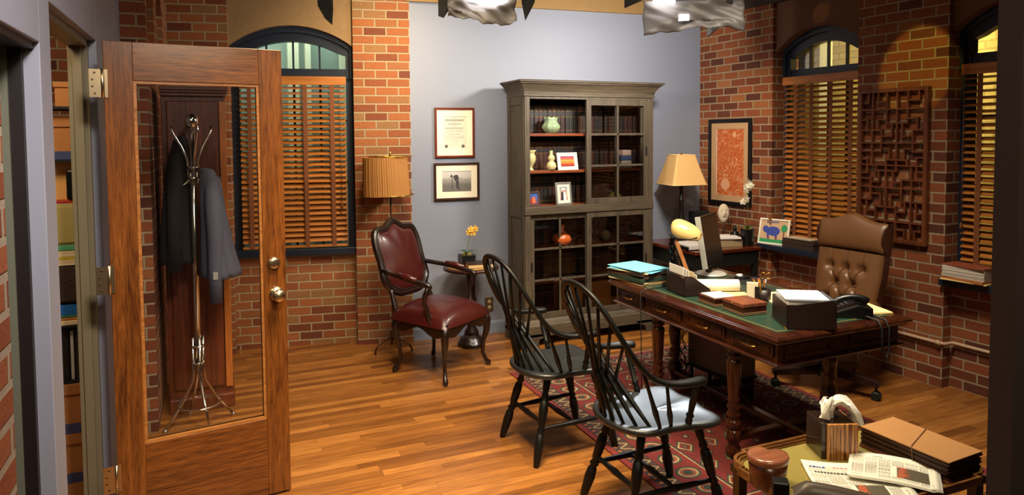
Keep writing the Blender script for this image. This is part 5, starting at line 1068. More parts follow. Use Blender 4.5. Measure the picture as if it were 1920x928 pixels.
for k in range(2):
    o_ = 0.05*k
    mb.tube([(2.94+o_, 2.47, ZD+0.02), (2.965+o_, 2.40, ZD+0.012), (2.965+o_, 2.345, ZD+0.008), (2.965+o_, 2.322, ZD-0.03), (2.967+o_, 2.322, 0.66), (2.972+o_*0.9, 2.322, 0.60), (2.982+o_*0.4, 2.322, 0.575), (2.992, 2.322, 0.565)], 0.0052, 8)
tag(mb.build('telephone_cord', M_dark), 'black telephone cord looped over the right end of the desk', 'cord')
tag(MB().box(-0.105, 0.105, -0.15, 0.15, 0.0003, 0.004).box(-0.103, 0.103, -0.146, 0.148, 0.0042, 0.008).build('manila_folder', plain('manila_light', (240, 214, 150), 0.6), loc=(3.12, 2.60, ZD), rotz=rad(-16)), 'pale manila folder behind the black telephone', 'folder')
# monitor, mouse, mat
t = thing('computer_monitor', 'flat computer monitor with silver edge turned away on the desk', 'monitor', (3.005, 3.63, ZD))
n_ = Vector((0.57, -0.82, 0)); ang = math.atan2(n_.y, n_.x)
Mm = Matrix.Rotation(ang, 4, 'Z') @ Matrix.Translation((0, 0, 0.235)) @ Matrix.Rotation(rad(-9), 4, 'Y')
MB().box(-0.02, 0.004, -0.20, 0.20, -0.165, 0.165, Mm).build('housing', M_blackp, t, bevel=0.004)
MB().box(-0.024, 0.010, -0.206, -0.190, -0.168, 0.168, Mm).build('silver_bezel', plain('silver_plastic', (196, 196, 186), 0.35, 0.3), t, bevel=0.003)
MB().box(0.004, 0.007, -0.188, 0.188, -0.145, 0.15, Mm).build('screen', plain('screen_dark', (28, 24, 24), 0.2), t)
MB().box(-0.055, -0.02, -0.04, 0.04, -0.12, 0.04, Mm).box(-0.06, -0.035, -0.035, 0.035, -0.215, -0.04, Mm).build('neck', M_blackp, t, bevel=0.004)
MB().lathe([(0.10, 0), (0.105, 0.006), (0.09, 0.014), (0.04, 0.018), (0.001, 0.018)], 32).build('stand_base', plain('silver_plastic', (196, 196, 186), 0.35, 0.3), t)
t2 = thing('computer_mouse', 'silver and black computer mouse on the mouse pad', 'mouse', (3.085, 3.42, ZD+0.0035), rad(-20))
def ms(u, v):
    a = 2*math.pi*u; f = math.sin(math.pi/2*v); return Vector((0.052*math.cos(a)*f, 0.030*math.sin(a)*f, 0.030*(math.cos(math.pi/2*v))**0.7*(1-0.2*math.cos(a)*f)))
MB().grid(ms, 28, 10, flip=True).build('mouse_body', M_blackp, t2); MB().grid(lambda u, v: (lambda p: Vector((p.x*0.86-0.006, p.y*0.84, p.z+0.0025)))(ms(u*0.5+0.25, 0.1+v*0.6)), 12, 8).build('silver_top', plain('silver_plastic', (196, 196, 186), 0.35, 0.3), t2)
tag(MB().prism([(x*0.13, y*0.11) for x, y in [(math.cos(a_*math.pi/16)*1.0, math.sin(a_*math.pi/16)) for a_ in range(32)]], 0.0003, 0.0032, 'Z').build('mouse_pad', plain('mousepad', (26, 24, 24), 0.6), loc=(3.08, 3.38, ZD)), 'dark round mouse pad near the rear edge of the desk', 'mouse pad')

# ================================================================ computer tower and cables under the desk
t = thing('computer_tower', 'grey brown computer tower standing under the desk', 'computer', (2.95, 3.46, 0.0), rad(5))
box(-0.09, 0.09, -0.20, 0.20, 0.17, 0.52).build('case', plain('tower_grey', (84, 74, 66), 0.45), t, bevel=0.006)
box(-0.085, 0.085, 0.20, 0.212, 0.175, 0.515).build('front_bezel', M_blackp, t, bevel=0.004)
MB().box(-0.1, -0.06, -0.205, 0.205, 0.155, 0.17).box(0.06, 0.1, -0.205, 0.205, 0.155, 0.17).box(-0.1, 0.1, -0.02, 0.02, 0.155, 0.17).build('cradle', M_dark, t)
for x in (-0.08, 0.08):
    for y in (-0.18, 0.18): MB().tube([(x, y, 0.008), (x, y, 0.16)], 0.012, 8).build('cradle_post', M_dark, t)
q = random.Random(11); mb = MB()
for k in range(9):
    x, y = 2.80+q.uniform(-0.02, 0.02), 3.70+q.uniform(-0.03, 0.03); pts = [(x, y, 0.60)]
    for z_ in (0.52, 0.44, 0.36, 0.28, 0.2, 0.12, 0.05): pts.append((x+q.uniform(-0.07, 0.06)*(0.62-z_)*2.2, y+q.uniform(-0.05, 0.04)*(0.62-z_)*2, z_))
    pts.append((2.9+q.uniform(-0.08, 0), 3.7, 0.02))
    from mathutils.geometry import interpolate_bezier
    fine = []
    for i in range(len(pts)-1):
        p0 = Vector(pts[max(i-1, 0)]); p1 = Vector(pts[i]); p2 = Vector(pts[i+1]); p3 = Vector(pts[min(i+2, len(pts)-1)])
        for s_ in range(6):
            f = s_/6; fine.append(0.5*((2*p1)+(-p0+p2)*f+(2*p0-5*p1+4*p2-p3)*f*f+(-p0+3*p1-3*p2+p3)*f**3))
    mb.tube(fine, 0.0032, 6)
mb.tube([(2.83+0.075*math.cos(rad(a)), 3.60, 0.34+0.075*math.sin(rad(a))) for a in range(0, 360, 20)], 0.0032, 6, closed=True)
mb.tube([(2.83+0.002*math.cos(rad(a)), 3.72+0.02*math.cos(rad(a)), 0.47+0.024*math.sin(rad(a))) for a in range(0, 360, 30)], 0.004, 6, closed=True)
o = tag(mb.build('cable_tangle', M_dark), 'tangle of black cables hanging under the desk beside the tower', 'cable'); o['kind'] = 'stuff'

# ================================================================ credenza in the corner
t = thing('corner_table', 'dark corner table with reddish top under the framed orange print', 'table', (3.80, 4.755, 0), rad(0))
box(-0.33, 0.345, -0.38, 0.36, 0.715, 0.742).build('tabletop', wood('corner_top', (56, 20, 10), (104, 42, 20), 'X', 0.22, 14, coat=0.4), t, bevel=0.004)
box(-0.31, 0.325, -0.36, 0.34, 0.60, 0.715).build('apron', plain('dark_green_black', (22, 24, 20), 0.4), t)
for x in (-0.29, 0.305):
    for y in (-0.34, 0.32): box(x-0.02, x+0.02, y-0.02, y+0.02, 0, 0.60).build('leg', plain('dark_green_black', (22, 24, 20), 0.4), t)
ZC = 0.7425
t = thing('table_lamp', 'dark column table lamp with tan pyramid shade in the room corner', 'lamp', (3.79, 4.98, ZC))
MB().box(-0.075, 0.075, -0.075, 0.075, 0, 0.02).box(-0.06, 0.06, -0.06, 0.06, 0.02, 0.13).box(-0.068, 0.068, -0.068, 0.068, 0.13, 0.15).box(-0.05, 0.05, -0.05, 0.05, 0.15, 0.165).build('base', plain('lamp_bronze', (58, 34, 20), 0.3, 0.3), t, bevel=0.003)
MB().lathe([(0.036, 0.165), (0.030, 0.18), (0.024, 0.20), (0.022, 0.26), (0.020, 0.34), (0.026, 0.35), (0.026, 0.36), (0.018, 0.37), (0.017, 0.46), (0.024, 0.47), (0.010, 0.49), (0.006, 0.75)], 20).build('column', plain('lamp_black', (16, 12, 10), 0.3), t)
zb, zt, wb_, wt_ = 0.497, 0.755, 0.168, 0.092
mb = MB(); N_ = 10
prof = [(zb+(zt-zb)*i/N_, wt_+(wb_-wt_)*(1-i/N_)**1.15) for i in range(N_+1)]; vs = []
for z_, w_ in prof:
    c = w_*0.12
    for x, y in ((-w_+c, -w_), (w_-c, -w_), (w_, -w_+c), (w_, w_-c), (w_-c, w_), (-w_+c, w_), (-w_, w_-c), (-w_, -w_+c)): vs.append((x, y, z_))
mb.add(vs, [(i*8+k, i*8+(k+1) % 8, (i+1)*8+(k+1) % 8, (i+1)*8+k) for i in range(N_) for k in range(8)])
sh_ = mb.build('lamp_shade', M_shade, t, solid=0.002); sh_.rotation_euler = (0, 0, rad(-8))
mb = MB()
for z_, w_ in (prof[0], prof[-1]): mb.tube([(w_*x, w_*y, z_) for x, y in ((-.9, -1), (.9, -1), (1, -.9), (1, .9), (.9, 1), (-.9, 1), (-1, .9), (-1, -.9))], 0.004, 6, closed=True)
o = mb.build('shade_trim', plain('shade_trim', (220, 184, 128), 0.7), t); o.rotation_euler = (0, 0, rad(-8))
MB().lathe([(0.004, 0), (0.010, 0.006), (0.011, 0.014), (0.003, 0.024)], 12, (0, 0, 0.75)).build('finial', M_gold, t)
tag(box(-0.075, 0.075, -0.06, 0.06, 0, 0.24).build('black_case', M_dark, loc=(4.02, 5.02, ZC), rotz=rad(-6), bevel=0.004), 'black upright box in the corner behind the monitor', 'box')
t = thing('mask_on_stand', 'pale oval stone mask on a small stand below the orange print', 'mask', (4.09, 4.78, ZC), rad(-25))
box(-0.03, 0.03, -0.03, 0.03, 0, 0.02).build('stand', M_dark, t); MB().tube([(0, 0, 0.02), (0, 0, 0.19)], 0.004, 8).build('rod', M_dark, t)
def mask(u, v):
    a = 2*math.pi*u; f = v; x = 0.048*math.cos(a)*f*(1-0.18*(math.sin(a)*f < 0)*abs(math.sin(a)*f)); z_ = 0.082*math.sin(a)*f
    d = 0.028*math.sqrt(max(0, 1-f*f)); d += 0.014*math.exp(-(x/0.008)**2-((z_+0.002)/0.022)**2)-0.009*math.exp(-((abs(x)-0.020)/0.009)**2-((z_-0.018)/0.010)**2)-0.006*math.exp(-(x/0.018)**2-((z_+0.036)/0.006)**2)
    return Vector((x, -d, 0.24+z_))
MB().grid(mask, 48, 22).build('mask_face', plain('mask_stone', (196, 180, 156), 0.75, bump=0.5, bscale=120, var=0.15), t, solid=0.008)
t = thing('dark_figurine', 'small dark figurine between the pale mask and the black orchid pot', 'figurine', (4.06, 4.60, ZC), rad(-20))
MB().lathe([(0.035, 0), (0.036, 0.012), (0.028, 0.02), (0.034, 0.04), (0.036, 0.065), (0.026, 0.085), (0.022, 0.10), (0.012, 0.115)], 20).build('torso', plain('figure_bronze', (26, 22, 16), 0.3, 0.5), t)
MB().lathe([(0.001, 0.105), (0.014, 0.112), (0.018, 0.127), (0.015, 0.142), (0.008, 0.15), (0.010, 0.156), (0.001, 0.162)], 16).build('head', plain('figure_bronze', (26, 22, 16), 0.3, 0.5), t)
MB().tube([(-0.018, 0, 0.10), (-0.04, -0.012, 0.08), (-0.03, -0.03, 0.06), (0, -0.038, 0.058), (0.03, -0.03, 0.06), (0.04, -0.012, 0.08), (0.018, 0, 0.10)], 0.009, 8).build('arms', plain('figure_bronze', (26, 22, 16), 0.3, 0.5), t)
orchid('potted_orchid', 'white orchid in a tall black pot on the dark corner table', (4.085, 4.475, ZC), (0.056, 0.142), [(0.004, 0, 0.24), (-0.004, 0, 0.34), (0.0, 0.0, 0.44), (-0.012, 0, 0.50)],
       [(-0.03, 0, 0.49), (0.0, -0.01, 0.505), (0.022, 0, 0.52), (-0.012, 0, 0.465), (0.018, -0.01, 0.485), (0.0, 0.0, 0.535), (-0.042, 0, 0.385), (-0.018, -0.01, 0.39), (-0.055, 0, 0.37), (0.03, 0, 0.50)], (226, 220, 196), sq=False, s=1.05)
z = ZC
for i, (c_, h_, nm, lb) in enumerate((((150, 130, 96), 0.05, 'box_file', 'grey beige box file under white papers on the corner table'), ((60, 44, 36), 0.012, 'dark_folder', 'dark folder on top of the box file'), ((214, 208, 198), 0.014, 'paper_sheaf', 'white paper sheaf uppermost on the box file'))):
    tag(box(-0.11, 0.11, -0.10, 0.10, 0.0002, h_).build(nm, plain('ct%d' % i, c_, 0.6), loc=(3.93, 4.58, z), rotz=rad(-10-6*i), bevel=0.001), lb, 'folder' if i == 1 else ('paper' if i == 2 else 'box')); z += h_+0.0004
t = thing('paper_tray', 'black document tray with papers behind the cream desk lamp', 'tray', (3.60, 4.60, ZC), rad(-6))
MB().box(-0.12, 0.12, -0.15, 0.15, 0, 0.006).box(-0.12, -0.114, -0.15, 0.15, 0.006, 0.028).box(0.114, 0.12, -0.15, 0.15, 0.006, 0.028).box(-0.114, 0.114, 0.144, 0.15, 0.006, 0.028).build('tray_shell', M_blackp, t)
tag(box(-0.105, 0.105, -0.14, 0.135, 0, 0.028).build('paper_sheaf', plain('graypaper', (190, 184, 176), 0.7), loc=(3.60, 4.60, ZC+0.0065), rotz=rad(-6)), 'grey white stack of papers in the black document tray', 'paper')

# ================================================================ framed print, right pier
t, a, c = wallframe('framed_print', 'tall black framed print with an orange textured artwork on the right brick pier', F3, -2.15, -1.635, 1.045, 1.812, 0.034, M_blackp, y=-0.024, mat_w=0.055, mat=plain('mat_tan', (176, 140, 100), 0.8))
om, nt, bs = newmat('orange_art'); tc = N(nt, 'ShaderNodeTexCoord')
wv = N(nt, 'ShaderNodeTexNoise', i_Scale=22.0, i_Detail=6.0, i_Roughness=0.7, i_Distortion=2.2); nt.links.new(tc.outputs['Object'], wv.inputs['Vector'])
rp = N(nt, 'ShaderNodeValToRGB'); e = rp.color_ramp.elements; e[0].position = 0.47; e[0].color = lin((176, 84, 34)); e[1].position = 0.62; e[1].color = lin((206, 160, 124)); k_ = e.new(0.53); k_.color = lin((184, 96, 46))
nt.links.new(wv.outputs['Fac'], rp.inputs['Fac']); nt.links.new(rp.outputs[0], bs.inputs['Base Color'])
art = box(-a+0.012, a, 0.0145, 0.0165, -c, c).build('artwork', om, t)
box(-a, -a+0.014, 0.0145, 0.0168, -c, c).build('pale_margin', plain('margin', (214, 180, 156), 0.8), art)
M_pale = plain('art_pale', (204, 150, 112), 0.8)
def strok(pts, r): MB().tube([(x, 0.0140, z_) for x, z_ in pts], r, 6, flat=0.3).build('pale_mark', M_pale, art)
def patch(poly, y): flatpoly(MB(), poly, y).build('pale_mark', M_pale, art)
strok([(0.06+0.028*math.cos(rad(a_)), 0.0+0.045*math.sin(rad(a_))) for a_ in range(-60, 250, 20)], 0.005); strok([(-0.02, 0.06), (0.01, 0.05), (0.035, 0.065), (0.05, 0.085)], 0.004); strok([(-0.1, 0.11), (-0.03, 0.10), (0.05, 0.10), (0.1, 0.09)], 0.0018)
patch(blob(0.055, 0.245, 0.022, 0.026, seed=7), 0.0136); patch(blob(-0.05, -0.20, 0.055, 0.05, seed=9), 0.0138); strok([(0.05, -0.2), (0.10, -0.2), (0.10, -0.16), (0.05, -0.16), (0.05, -0.2)], 0.003)
strok([(-0.09, 0.2), (-0.05, 0.16), (-0.07, 0.12)], 0.003); strok([(0.0, -0.26), (0.1, -0.27)], 0.003)

# ================================================================ carved lattice panel
p = W(F3, (-0.355, -0.030, 1.452)); t = thing('lattice_panel', 'dark carved wooden fretwork panel on the brick wall behind the office chair', 'wall panel', p, F3[1])
M_lat = wood('lattice_wood', (68, 32, 15), (122, 64, 32), 'Z', 0.4, 24)
PW, PH = 0.253, 0.53; fw = 0.028
MB().ring([(-PW, -PH), (PW, -PH), (PW, PH), (-PW, PH)], [(-PW+fw, -PH+fw), (PW-fw, -PH+fw), (PW-fw, PH-fw), (-PW+fw, PH-fw)], -0.012, 0.028).build('frame', M_lat, t, bevel=0.004)
GX, GZ = (2*PW-2*fw)/12, (2*PH-2*fw)/26
half = [((0, 3), (4.9, 3)), ((5.1, 3), (9, 3)), ((9.1, 3), (12, 3)), ((2.2, 0), (2.2, 6.5)), ((5, 0), (5, 5.5)), ((7, 0), (7, 5.5)), ((9, 0), (9, 5.5)), ((5, 5.5), (9, 5.5)), ((1.4, 0), (1.4, 1.7)), ((0.4, 1.7), (1.4, 1.7)), ((3.3, 0), (3.3, 1.6)), ((3.3, 1.6), (5, 1.6)), ((11, 0), (11, 1.5)), ((9, 1.5), (11, 1.5)),
        ((0, 4.8), (1.2, 4.8)), ((1.2, 4.8), (1.2, 6.7)), ((3.3, 4.8), (5, 4.8)), ((3.3, 4.8), (3.3, 6.7)), ((9, 4.7), (10.8, 4.7)), ((10.8, 4.7), (10.8, 6.8)), ((0, 6.7), (4, 6.7)), ((10, 6.7), (12, 6.7)), ((4, 6.7), (4, 10.5)), ((10, 6.7), (10, 10.5)), ((2.1, 6.7), (2.1, 10.5)), ((6, 5.5), (6, 7.8)), ((4.4, 7.8), (6, 7.8)), ((7, 5.5), (7, 9)), ((8, 5.5), (8, 7.8)), ((8, 7.8), (9.6, 7.8)), ((0, 9), (12, 9)), ((0, 10.5), (4, 10.5)), ((10, 10.5), (12, 10.5)), ((7, 9), (7, 13)), ((5.6, 10), (5.6, 12)), ((4.6, 10), (5.6, 10)), ((8.4, 10), (8.4, 12)), ((8.4, 10), (9.6, 10)), ((5, 12), (9, 12)), ((5, 12), (5, 13)), ((9, 12), (9, 13)), ((2.2, 10.5), (2.2, 13)), ((0, 12), (1.2, 12)), ((1.2, 12), (1.2, 13)), ((10.8, 11.5), (12, 11.5)), ((10.8, 11.5), (10.8, 13))]
def lat(mb, seg, mir, k):
    (x0, z0), (x1, z1) = seg
    if mir: z0, z1 = 26-z0, 26-z1; x0, x1 = 12-x0, 12-x1
    X0, X1 = sorted((-PW+fw+x0*GX, -PW+fw+x1*GX)); Z0, Z1 = sorted((PH-fw-z0*GZ, PH-fw-z1*GZ)); b_ = 0.0054
    e = 0.0002*k
    mb.box(X0-b_, X1+b_, -0.006-e*0.2, 0.020+e*0.2, Z0-b_, Z1+b_)
mb = MB()
for k, s in enumerate(half): lat(mb, s, False, k % 7); lat(mb, s, True, k % 5)
mb.box(-PW+fw, PW-fw, -0.006, 0.02, -0.0048, 0.0048)
mb.build('fretwork', M_lat, t)

# ================================================================ things on the window sills
p = W(F3, (-1.385, -0.035, 0.7625))
standframe('childs_drawing', 'white framed child drawing of a blue animal and green tree on the window sill', (p.x, p.y, 0.7625), F3[1]+rad(14), 0.265, 0.215, 0.014, plain('frame_white2', (232, 226, 208), 0.5), (plain('drawing_paper', (196, 160, 122), 0.8), [
    ('blue_animal', (48, 66, 150), [blob(-0.1, 0.05, 0.55, 0.42, seed=21, j=0.08), blob(-0.62, 0.2, 0.22, 0.3, seed=22), [(-0.5, -0.5), (-0.35, -0.5), (-0.35, -0.1), (-0.5, -0.1)], [(0.1, -0.5), (0.25, -0.5), (0.25, -0.1), (0.1, -0.1)], [(-0.6, 0.75), (0.3, 0.82), (0.3, 0.9), (-0.6, 0.85)]]),
    ('green_tree', (40, 140, 84), [blob(0.72, 0.35, 0.22, 0.35, seed=23), [(-1, -1), (1, -1), (1, -0.62), (0.2, -0.7), (-1, -0.66)]]), ('red_marks', (130, 40, 60), [[(0.68, -0.6), (0.76, -0.6), (0.76, 0.1), (0.68, 0.1)], [(-0.45, -0.68), (-0.3, -0.68), (-0.3, -0.45), (-0.45, -0.45)], [(0.12, -0.68), (0.27, -0.68), (0.27, -0.45), (0.12, -0.45)]])]), 14, 0.0)
q = random.Random(5)
for i in range(6):
    p = W(F3, (-1.13+q.uniform(-0.004, 0.004), 0.03, 0))
    tag(box(-0.15, 0.15, -0.065, 0.06, 0.0003, 0.0115).build('document_wallet', plain('wallet%d' % (i % 3), [(52, 36, 26), (62, 42, 30), (44, 30, 24)][i % 3], 0.6), loc=(p.x, p.y, 0.7625+0.012*i), rotz=F3[1]+q.uniform(-0.015, 0.015)), 'dark brown document wallet in the flat stack on the window sill', 'folder', 'dark wallets on the window sill')
p = W(F3, (-1.15, 0.03, 0)); tag(box(-0.12, 0.13, -0.05, 0.055, 0.0003, 0.006).build('loose_papers', plain('loose', (186, 168, 140), 0.7), loc=(p.x, p.y, 0.7625+0.073), rotz=F3[1]+0.04), 'loose pale papers on top of the dark wallets on the sill', 'paper')
z = 0.7405
for i, (c_, w_, d_, h_, r_, nm, lb) in enumerate((((232, 200, 130), 0.27, 0.17, 0.006, 4, 'manila_folder', 'pale yellow folder sticking out at the bottom of the bundle on the right sill'), ((170, 104, 56), 0.26, 0.16, 0.016, -3, 'brown_folder', 'brown folder under the bundle of white papers'), ((206, 196, 180), 0.25, 0.15, 0.07, 2, 'paper_bundle', 'thick bundle of white papers on the right window sill'), ((132, 62, 34), 0.26, 0.16, 0.006, -2, 'brown_cover', 'reddish brown folder topping the bundle on the right window sill'))):
    p = W(F3, (0.16, -0.005, 0))
    b_ = box(-w_/2, w_/2, -d_/2, d_/2, 0.0003, h_) if i != 2 else MB()
    if i == 2:
        for j in range(14): b_.box(-w_/2+q.uniform(-0.004, 0.004), w_/2, -d_/2+q.uniform(-0.004, 0.003), d_/2, 0.0003+j*0.005, 0.0045+j*0.005)
    tag(b_.build(nm, plain('bund%d' % i, c_, 0.7), loc=(p.x, p.y, z), rotz=F3[1]+rad(r_)), lb, 'paper' if i == 2 else 'folder'); z += h_+0.0005

# ================================================================ office chair
OX, OY = 3.645, 3.27
t = thing('office_chair', 'high backed brown leather office chair with buttoned backrest behind the desk', 'chair', (OX, OY, 0), rad(186))
M_base = wood('dark_base', (20, 10, 8), (40, 20, 14), 'X', 0.35, 12)
for k in range(5):
    a = rad(36+72*k); R2 = Matrix.Rotation(a, 4, 'Z'); mb = MB()
    mb.prism([(0.03, 0.10), (0.30, 0.085), (0.33, 0.085), (0.33, 0.118), (0.30, 0.125), (0.03, 0.165)], -0.024, 0.024, M=R2); mb.build('base_arm', M_base, t, bevel=0.004)
    mb = MB(); Mw = R2 @ Matrix.Translation((0.31, 0, 0.028)) @ Matrix.Rotation(rad(90), 4, 'X')
    mb.lathe([(0.020, -0.024), (0.028, -0.020), (0.028, -0.006), (0.014, -0.004), (0.014, 0.004), (0.028, 0.006), (0.028, 0.020), (0.020, 0.024)], 18, M=Mw); mb.tube([R2 @ Vector((0.31, 0, 0.045)), R2 @ Vector((0.31, 0, 0.09))], 0.008, 8); mb.build('caster', M_dark, t)
MB().lathe([(0.05, 0.09), (0.05, 0.17), (0.03, 0.18), (0.028, 0.30), (0.02, 0.305), (0.02, 0.40)], 18).build('gas_column', M_dark, t)
MB().box(-0.12, 0.12, -0.1, 0.1, 0.385, 0.415).build('seat_mechanism', M_dark, t, bevel=0.01)
MB().tube([(0.04, -0.05, 0.39), (0.10, -0.18, 0.37), (0.12, -0.22, 0.35)], [0.008, 0.008, 0.018], 8).build('tilt_lever', M_dark, t)
def cush(sx_, sy_, z0, z1, px=4.0):
    def f(u, v):
        th = math.pi*(v-0.5); a = 2*math.pi*u
        se = lambda c_, e_: math.copysign(abs(c_)**e_, c_)
        return Vector((sx_*se(math.cos(th), .35)*se(math.cos(a), .35), sy_*se(math.cos(th), .35)*se(math.sin(a), .35), (z0+z1)/2+(z1-z0)/2*se(math.sin(th), .6)))
    return f
MB().grid(cush(0.25, 0.25, 0.41, 0.53), 48, 20).build('seat_cushion', M_brown, t)
# back: local -x is rear; front faces +x
BT = Matrix.Translation((-0.20, 0, 0.475)) @ Matrix.Rotation(rad(-12), 4, 'Y')
BW, BH = 0.235, 0.66
buttons = [(y, z_) for z_, ys in ((0.30, (-0.115, 0, 0.115)), (0.19, (-0.06, 0.06)), (0.08, (-0.115, 0, 0.115))) for y in ys]
def top_w(z_):
    return BW*(0.90+0.10*min(1, z_/0.25)) if z_ < 0.42 else BW*1.0
def backf(u, v):
    z_ = v*0.415; y = (u-0.5)*2*top_w(z_); d = 0.045*(1-abs((u-0.5)*2)**4)**0.5*min(1, (v+0.02)*6)**0.5
    for by, bz in buttons: r2_ = ((y-by)**2+(z_-bz)**2)/0.026**2; d -= 0.034*math.exp(-r2_*0.8)
    # creases linking the buttons
    for i, (y0, z0) in enumerate(buttons):
        for (y1, z1) in buttons[i+1:]:
            L2 = math.hypot(y1-y0, z1-z0)
            if L2 < 0.14 and abs(z1-z0) > 0.02:
                tt = max(0, min(1, ((y-y0)*(y1-y0)+(z_-z0)*(z1-z0))/L2**2)); dist = math.hypot(y-(y0+tt*(y1-y0)), z_-(z0+tt*(z1-z0))); d -= 0.013*math.exp(-(dist/0.009)**2)
    if v > 0.76: 
        for by, bz in buttons[:3]: d -= 0.012*math.exp(-((y-by)/0.007)**2)
    return BT @ Vector((d+0.03, y, z_))
MB().grid(backf, 90, 84).build('tufted_pad', M_brown, t)
for by, bz in buttons: MB().lathe([(0.009, 0), (0.007, 0.004), (0.001, 0.006)], 12, M=BT @ Matrix.Translation((0.030, by, bz)) @ Matrix.Rotation(rad(90), 4, 'Y')).build('button', M_brown, t)
# head roll with camel back top
def headf(u, v):
    y = (u-0.5)*2; ed = (1-abs(y)**5)**0.5 if abs(y) < 1 else 0
    yy = y*(BW+0.004); topz = 0.62+0.052*math.exp(-(y/0.42)**2)
    a = -math.pi*0.5+math.pi*1.35*v
    zc_ = 0.42+(topz-0.42)*(0.5+0.5*math.sin(min(a, math.pi/2))) if a < math.pi/2 else topz-0.012*(a-math.pi/2)
    dx = 0.030+0.062*max(0, math.cos(a))**0.6*(0.55+0.45*ed) if a < math.pi/2 else 0.03-0.05*math.sin(a-math.pi/2)
    return BT @ Vector((dx, yy, zc_))
MB().grid(headf, 40, 26).build('headrest', M_brown, t)
# rear shell and sides
sh2 = [(y, z_) for y, z_ in [(-BW*0.9, 0.0), (BW*0.9, 0.0), (BW, 0.25), (BW, 0.60)]+[(BW*(1-i/10), 0.615+0.052*math.exp(-((1-i/10)/0.42)**2)) for i in range(1, 20)]+[(-BW, 0.60), (-BW, 0.25)]]
MB().prism(sh2, -0.045, 0.032, 'X', M=BT).build('back_shell', plain('dark_brown_leather', (70, 38, 24), 0.4, bump=0.1, bscale=200), t, bevel=0.012)
for s in (-1, 1):
    mb = MB()
    pr2 = [(-0.0+0.092*max(0, math.cos(-math.pi/2+math.pi*i/10))**0.6+0.0, 0.42+0.205*i/10) for i in range(11)]
    mb.prism([(0.0, 0.41)]+[(x_+0.0, z_) for x_, z_ in pr2]+[(0.0, 0.63)], s*(BW-0.004), s*(BW+0.004), M=BT)
    mb.build('headrest_side', plain('dark_brown_leather', (70, 38, 24), 0.4), t)
for s in (-1, 1):
    MB().tube([(-0.16, s*0.26, 0.48), (-0.15, s*0.272, 0.56), (-0.10, s*0.275, 0.60), (0.0, s*0.275, 0.612), (0.12, s*0.275, 0.61), (0.155, s*0.27, 0.575), (0.12, s*0.262, 0.48), (0.08, s*0.25, 0.44)], 0.022, 10, flat=0.9).build('armrest', M_brown, t)

# ================================================================ coffee table with brass tray
TX, TY = 2.05, 1.70; TT = 0.488
t = thing('coffee_table', 'low dark wooden coffee table with brass tray top in the near right corner', 'table', (TX, TY, 0), rad(-1))
a, c = 0.405, 0.243
def scallop(a, c, n=5):
    pts = []
    k = 0.055
    for sx_, sy_, rev in ((1, 1, False), (-1, 1, True), (-1, -1, False), (1, -1, True)):
        q_ = [(a, c-k*1.9), (a-k*0.35, c-k*1.9), (a-k*0.35, c-k*1.6)]+[(a-k*1.6+k*1.25*math.cos(rad(x)), c-k*1.6+k*1.25*math.sin(rad(x))) for x in range(0, 91, 15)]+[(a-k*1.6, c-k*0.35), (a-k*1.9, c-k*0.35), (a-k*1.9, c)]
        q_ = [(sx_*x, sy_*y) for x, y in q_]; pts += q_[::-1] if rev else q_
    return pts
so = scallop(a, c)
def inset(P, d): return [(x*(1-d/a), y*(1-d/c)) for x, y in P]
MB().prism(inset(so, 0.012), TT, TT+0.004, 'Z').build('brass_plate', plain('brass_plate_top', (170, 154, 84), 0.32, 0.45, var=0.12, bscale=6), t)
mb = MB()
mb.ring(so, inset(so, 0.010), TT-0.004, TT+0.024, 'Z'); mb.ring(inset(so, 0.012), inset(so, 0.018), TT, TT+0.016, 'Z'); mb.ring(inset(so, 0.022), inset(so, 0.027), TT, TT+0.010, 'Z')
mb.build('gallery_rim', wood('rim_wood', (62, 34, 16), (146, 96, 46), 'X', 0.28, 26, coat=0.4), t, bevel=0.0015)
MB().box(-a+0.03, a-0.03, -c+0.03, c-0.03, TT-0.03, TT-0.002).build('table_frame', M_carved, t, bevel=0.004)
for x in (-a+0.06, a-0.06):
    for y in (-c+0.05, c-0.05): box(x-0.018, x+0.018, y-0.018, y+0.018, 0.008, TT-0.03).build('leg', M_carved, t, bevel=0.003)
for y in (-c+0.05, c-0.05): box(-a+0.06, a-0.06, y-0.01, y+0.01, 0.10, 0.12).build('stretcher', M_carved, t)
ZT = TT+0.0045
# tissue box
t = thing('tissue_box', 'wooden tissue box with striped side and a white tissue sticking out', 'tissue box', (2.072, 1.830, ZT), rad(-22))
w_ = 0.062
MB().box(-w_, w_, -w_, w_, 0, 0.13).build('box_body', plain('tissue_dark', (34, 22, 16), 0.25, coat=0.4), t, bevel=0.002)
sm, nt, bs = newmat('striped_wood'); tc = N(nt, 'ShaderNodeTexCoord'); mp = N(nt, 'ShaderNodeMapping'); mp.inputs['Scale'].default_value = (1, 1, 0.03); nz = N(nt, 'ShaderNodeTexNoise', i_Scale=85.0, i_Detail=2.0)
nt.links.new(tc.outputs['Object'], mp.inputs[0]); nt.links.new(mp.outputs[0], nz.inputs['Vector']); rp = N(nt, 'ShaderNodeValToRGB'); rp.color_ramp.interpolation = 'CONSTANT'
for i, (p_, c_) in enumerate(((0, (110, 58, 24)), (0.42, (196, 138, 76)), (0.5, (150, 88, 40)), (0.56, (216, 160, 92)), (0.63, (120, 66, 28)))):
    e = rp.color_ramp.elements[i] if i < 2 else rp.color_ramp.elements.new(p_); e.position = p_; e.color = lin(c_)
nt.links.new(nz.outputs['Fac'], rp.inputs['Fac']); nt.links.new(rp.outputs[0], bs.inputs['Base Color']); bs.inputs['Roughness'].default_value = 0.3; bs.inputs['Coat Weight'].default_value = 0.3
